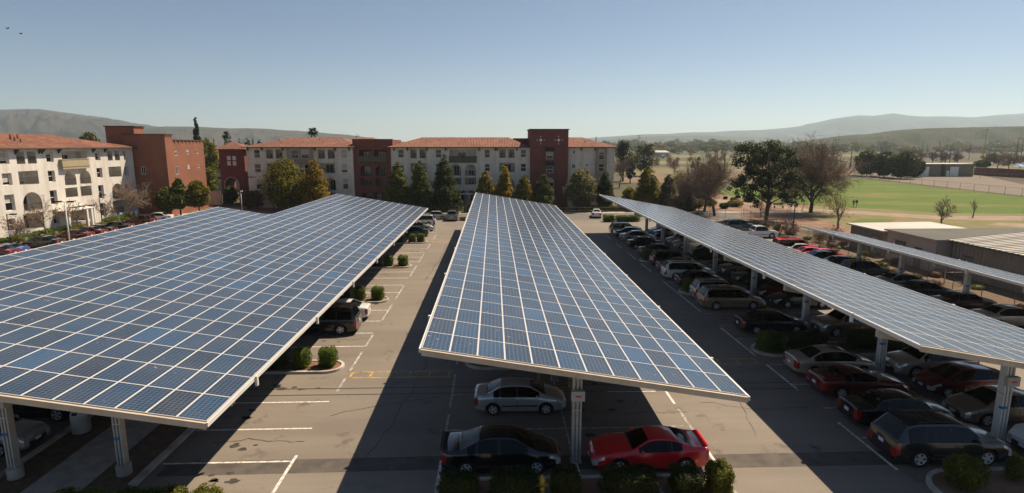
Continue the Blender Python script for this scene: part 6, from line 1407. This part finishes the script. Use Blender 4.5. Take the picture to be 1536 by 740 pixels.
pole(1523, 244, 206, 'pole with lamp arm near the right picture edge behind the wall', 1, .28); pole(1530, 244, 208, 'second pole with lamp arm at the right picture edge behind the wall', 1, .28)
pole(1453, 240, 213, 'thin pole in front of the far conifer', 0, .22); pole(1367, 226, 206, 'distant pole before the green hill', 0, .3)
# park bench, tables, portable toilet
g = G(1168, 312); bn = empty('park_bench', (g.x, g.y, 0), 'grey park bench on the dirt right of the pine trunk', 'bench')
mb = MB(); mb.box((-1.1,-.25,.42), (1.1,.25,.48), 'bark_grey'); mb.build('seat', bn); mb = MB(); mb.box((-1.1,.24,.6), (1.1,.30,1.0), 'bark_grey'); mb.build('backrest', bn)
for x in (-.9, .9): mb = MB(); mb.box((x-.05,-.2,0), (x+.05,.28,.42), 'dark_trim'); mb.build('leg', bn)
for px, lab in ((1112,'picnic table, left one in the mulch left of the pine'),(1123,'picnic table, right one in the mulch left of the pine')):
    g = G(px, 303); tb_ = empty('picnic_table', (g.x, g.y, 0), lab, 'table'); mb = MB(); mb.box((-1,-.4,.74), (1,.4,.8), 'bark_grey'); mb.build('tabletop', tb_)
    for y in (-.75, .75): mb = MB(); mb.box((-1,y-.13,.42), (1,y+.13,.47), 'bark_grey'); mb.build('bench_plank', tb_)
    for x in (-.75, .75): mb = MB(); mb.add([(x-.04,-.8,0),(x+.04,-.8,0),(x+.04,-.7,0),(x-.04,-.7,0),(x-.04,-.25,.74),(x+.04,-.25,.74),(x+.04,-.15,.74),(x-.04,-.15,.74),(x-.04,.8,0),(x+.04,.8,0),(x+.04,.7,0),(x-.04,.7,0),(x-.04,.25,.74),(x+.04,.25,.74),(x+.04,.15,.74),(x-.04,.15,.74)], [(0,1,5,4),(1,2,6,5),(2,3,7,6),(3,0,4,7),(8,9,13,12),(9,10,14,13),(10,11,15,14),(11,8,12,15)], 'dark_trim'); mb.box((x-.04,-.85,.34), (x+.04,.85,.42), 'dark_trim'); mb.build('leg', tb_)
g = G(994, 238); pt_ = empty('portable_toilet', (g.x, g.y, 0), 'green portable toilet beside the long pale shed on the far field', 'portable toilet'); mb = MB(); mb.box((-.9,-.9,0), (.9,.9,3.0), 'plastic_green'); mb.build('cabin', pt_); mb = MB(); mb.add([(-.95,-.95,3.0),(.95,-.95,3.0),(.95,.95,3.0),(-.95,.95,3.0),(0,-.5,3.4),(0,.5,3.4)], [(0,1,4),(1,2,5,4),(2,3,5),(3,0,4,5)], 'sign_white'); mb.build('roof', pt_)

# ---------------------------------------------------------------- people
def person(label, x, y, heading, top, bottom, sc=1., sit=False):
    root = empty('person', (x, y, 0), label, 'person', None, radians(heading)); me = bpy.data.meshes.new('body')
    V = [(0,0,.95),(0,0,1.15),(.01,0,1.38),(.02,0,1.50),(.05,0,1.60),(.04,0,1.74), (0,.19,1.40),(-.05,.25,1.15),(.06,.27,.90), (0,-.19,1.40),(.10,-.25,1.15),(.20,-.24,.93),
         (.0,.10,.90),(.14,.11,.50),(.03,.11,.06),(.20,.12,.03), (0,-.10,.90),(-.08,-.11,.50),(-.26,-.11,.12),(-.14,-.12,.03), (.10,0,1.64)]
    if sit: V = [(a, b, c-.45 if c > .6 else c*.8) for a, b, c in V]; V[13] = (.42,.11,.46); V[14] = (.40,.11,.08); V[15] = (.55,.12,.03); V[17] = (.42,-.11,.46); V[18] = (.40,-.11,.08); V[19] = (.55,-.12,.03)
    E = [(0,1),(1,2),(2,3),(3,4),(4,5),(2,6),(6,7),(7,8),(2,9),(9,10),(10,11),(0,12),(12,13),(13,14),(14,15),(0,16),(16,17),(17,18),(18,19)]
    V = V[:20]; R = [.15,.14,.16,.065,.095,.085,.08,.055,.045,.08,.055,.045,.10,.065,.05,.04,.10,.065,.05,.04]
    me.from_pydata([tuple(c*sc for c in v) for v in V], E, []); o = link('body', me, root); 
    md = o.modifiers.new('skin', 'SKIN'); sv = me.skin_vertices[0].data
    for i, r in enumerate(R): sv[i].radius = (r*sc, r*sc*(1.25 if i in (1,2) else 1)); sv[i].use_root = (i == 0)
    sb = o.modifiers.new('sub', 'SUBSURF'); sb.levels = 1; sb.render_levels = 1
    dg = bpy.context.evaluated_depsgraph_get(); m2 = bpy.data.meshes.new_from_object(o.evaluated_get(dg)); o.modifiers.clear(); o.data = m2
    m2.materials.clear()
    for q in (top, bottom, 'skin', 'hair', 'cloth_dark'): m2.materials.append(M[q])
    sh_ = (-.45 if sit else 0.)
    for p in m2.polygons:
        z = p.center.z/sc-sh_; yy = abs(p.center.y)/sc; p.use_smooth = True
        p.material_index = 3 if (z > 1.70 or (z > 1.58 and p.center.x < .0)) else 2 if z > 1.49 else (2 if yy > .2 and z < 1.0 else 0) if z > .93 or (yy > .2 and z > .8) else 4 if p.center.z < .09 else 1
    return root
g = G(651, 346); person('person in blue top and pale trousers walking by the far silver sedan', g.x, g.y, 20, 'shirt_blue', 'trousers_white')
g = G(1280, 311); person('left person of a pair walking on the lawn, in grey', g.x, g.y, 200, 'cloth_grey', 'cloth_dark'); g = G(1284.5, 311); person('right person of a pair walking on the lawn, in dark clothes', g.x, g.y, 190, 'cloth_dark', 'trousers_white')
g = G(1155.5, 314); person('person in red top beside the trunk of the big pine', g.x, g.y, 240, 'shirt_red', 'cloth_dark')
# two birds high at the left
for (x, y, lab) in ((11,43,'upper dark bird flying high at the left'),(31,51,'lower dark bird flying high at the left')):
    p = atY(x, y, 90); mb = MB(); mb.add([(-.42,0,.12),(-.2,.1,.16),(0,.1,.02),(.2,.1,.16),(.42,0,.12),(.2,-.08,.15),(0,-.1,.0),(-.2,-.08,.15),(0,.28,.02),(0,-.3,.0),(0,0,.07),(0,0,-.07)], [(0,1,7),(1,2,6,7),(2,3,5,6),(3,4,5),(8,2,10),(8,10,3),(9,10,6),(2,8,11),(6,11,9),(10,2,6),(2,11,6)], 'trim_black'); tag(mb.build('bird', None, p), lab, 'bird')

# ---------------------------------------------------------------- distant treeline
r_ = random.Random(21)
FT = 'far trees in the hazy treeline'
def scrub(px, py, h, wpx, seed):
    g = G(px, py); s = g.y/FPX; w_ = wpx*s; r = random.Random(seed)
    cl = [((r.uniform(-.2,.2)*w_, r.uniform(-.2,.2)*w_, h*r.uniform(.35,.7)), (w_*.33, w_*.33, h*.34)) for _ in range(6)]
    o = link('background_tree', leaves(cl, 300, max(.6, w_*.09), r.choice(['leaf_brown','leaf_brown','leaf_dark','leaf_olive']), seed, hollow=.2), None, (g.x, g.y, 0))
    return tag(o, 'brownish or dark tree scattered over the fields between park and treeline', 'tree', 'trees scattered over the far fields')
for i in range(100):
    px, py = (r_.uniform(930, 1270), r_.uniform(226, 256)) if i < 62 else (r_.uniform(1290, 1560), r_.uniform(228, 246))
    scrub(px, py, r_.uniform(4, 8), r_.uniform(7, 16), 700+i)
def far_tree(px, py, topy, wpx, kind, mt, seed, label, grp):
    g = G(px, py); s = g.y/FPX; h = max(3, atY(px, topy, g.y).z); w_ = wpx*s; r = random.Random(seed); cl = []
    for i in range(8):
        t = (i+.5)/8; pr = (1-t)*.9+.08 if kind == 'cone' else sqrt(max(.1, 1-(2*t-1.1)**2)); a = r.random()*6.28
        cl.append(((cos(a)*w_*.25*pr, sin(a)*w_*.25*pr, h*(.08+.9*t)), (w_*.42*pr, w_*.42*pr, h*.14)))
    o = link('background_tree', leaves(cl, 640, max(.9, w_*.12), mt, seed, hollow=.2), None, (g.x, g.y, 0)); return tag(o, label, 'tree', grp)
for i in range(235):
    px = 905+i*2.85+r_.uniform(-3,3); 
    if 1100 < px < 1190 and i % 2: continue
    py = r_.uniform(222.5, 230.0); k = r_.random()
    far_tree(px, py, max(208.5, py-r_.uniform(7, 15)) if k > .25 else py-r_.uniform(13, 19), r_.uniform(12, 26) if k > .25 else r_.uniform(4, 6), 'round' if k > .3 else 'cone', r_.choice(['leaf_dark', 'leaf_green', 'leaf_olive', 'leaf_brown', 'leaf_green']), 400+i, 'small tree in the hazy treeline between fields and mountains', FT)
for i, (px, py, ty, wp, kd, mt, lab) in enumerate(((1459,225,199,12,'cone','leaf_dark','tall dark conifer before the green hill at right'),(1522,224,202,8,'cone','leaf_dark','dark conifer at the right picture edge before the green hill'),(1489,226,212,22,'round','leaf_dark','dark broad tree right of the tall conifer before the green hill'),
    (1052,221,210,13,'round','leaf_green','round green tree in the far treeline left of the pine'),(1100,221,211,14,'round','leaf_green','round green tree in the far treeline beside the pine crown'),(1032,221,209,5,'cone','leaf_dark','far narrow conifer left of the round green tree'),(1063,221,208,5,'cone','leaf_dark','far narrow conifer right of the round green tree'),(1183,220,206,5,'cone','leaf_dark','far conifer left of the big bare tree crown'),
    (1317,226,208,8,'cone','leaf_dark','dark conifer below the left end of the green hill'),(1328,228,212,18,'round','leaf_dark','dark wide tree below the green hill beside a conifer'),(1380,226,213,18,'round','leaf_brown','brown far tree before the green hill'),(1424,226,212,22,'round','leaf_brown','wide brown far tree left of the tall conifer'))):
    far_tree(px, py, ty, wp, kd, mt, 520+i, lab, 'named far trees before the hills')

# ---------------------------------------------------------------- hills
def ridge_hill(name, D, depth, prof, mt, rough, seed, nx=320, ny=44):
    """a range whose skyline follows prof (photo pixels) at distance D; slopes fall towards the camera and behind"""
    xs0, xs1 = prof[0][0], prof[-1][0]; vs = []; fs = []
    for i in range(nx+1):
        px = xs0+(xs1-xs0)*i/nx; py = interp(prof, px); top = atY(px, py, D); H_ = max(0, top.z)
        for j in range(ny+1):
            t = -1+2*j/ny; X, Y = top.x*(1+.0*t), D+t*depth; X *= Y/D if t < 0 else 1
            f = max(0., cos(t*pi/2))**1.15
            nz = noise.fractal(Vector((X*rough+seed, Y*rough*.8, seed)), .9, 2.1, 6)
            rid = abs(noise.noise(Vector((X*rough*4.5+seed+nz, Y*rough*1.2, 3.))))+.5*abs(noise.noise(Vector((X*rough*11+nz, Y*rough*4, 7.))))
            g_ = f*(1-f)*4; vs.append((X, Y, -2+H_*f*(1+0*nz)+H_*(nz*.42-rid*.55)*g_ ))
    for i in range(nx):
        for j in range(ny): a = i*(ny+1)+j; fs.append((a, a+ny+1, a+ny+2, a+1))
    mb = MB(); mb.add(vs, fs, mt, True); return struct(name, mb)
ridge_hill('hills', 4200, 1700, [(-400,182),(-250,170),(-120,166),(0,165),(30,164),(60,164),(95,169),(130,176),(165,180),(200,186),(235,190),(262,194),(300,200),(360,212),(400,217)], 'dry_hill', .0011, 1.)
ridge_hill('hills', 3300, 1000, [(120,212),(180,197),(215,192),(250,189.5),(300,190),(345,192.5),(370,192),(400,193),(430,195.5),(450,196.5),(480,199),(520,202),(560,207),(620,214),(660,218)], 'dry_hill', .0016, 5.)
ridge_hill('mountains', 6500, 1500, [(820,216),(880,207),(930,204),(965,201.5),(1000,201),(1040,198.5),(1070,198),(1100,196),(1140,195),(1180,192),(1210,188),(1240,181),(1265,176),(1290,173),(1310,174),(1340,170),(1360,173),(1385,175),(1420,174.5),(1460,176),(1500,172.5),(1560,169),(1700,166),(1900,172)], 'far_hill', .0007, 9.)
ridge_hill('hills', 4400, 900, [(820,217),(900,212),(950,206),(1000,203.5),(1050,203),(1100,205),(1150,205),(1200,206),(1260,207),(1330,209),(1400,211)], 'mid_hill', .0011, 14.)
ridge_hill('grass_hill', 1500, 420, [(1195,217),(1230,211),(1262,203.5),(1285,201),(1310,200.5),(1330,200),(1350,196),(1375,192.5),(1400,191.5),(1450,190.5),(1500,189.5),(1560,188),(1700,187),(1800,190)], 'green_hill', .004, 20.)
hz = bpy.data.materials.new('haze_air'); hz.use_nodes = True; n_ = hz.node_tree; n_.nodes.remove(n_.nodes['Principled BSDF'])
v_ = n_.nodes.new('ShaderNodeVolumePrincipled'); v_.inputs['Color'].default_value = (.70, .87, 1, 1); v_.inputs['Density'].default_value = HAZE; v_.inputs['Anisotropy'].default_value = .35
n_.links.new(v_.outputs[0], n_.nodes['Material Output'].inputs['Volume']); M['haze_air'] = hz
mb = MB(); mb.box((-9500,-200,-4), (9500,9500,425), 'haze_air'); hb = tag(mb.build('haze'), kind='stuff')
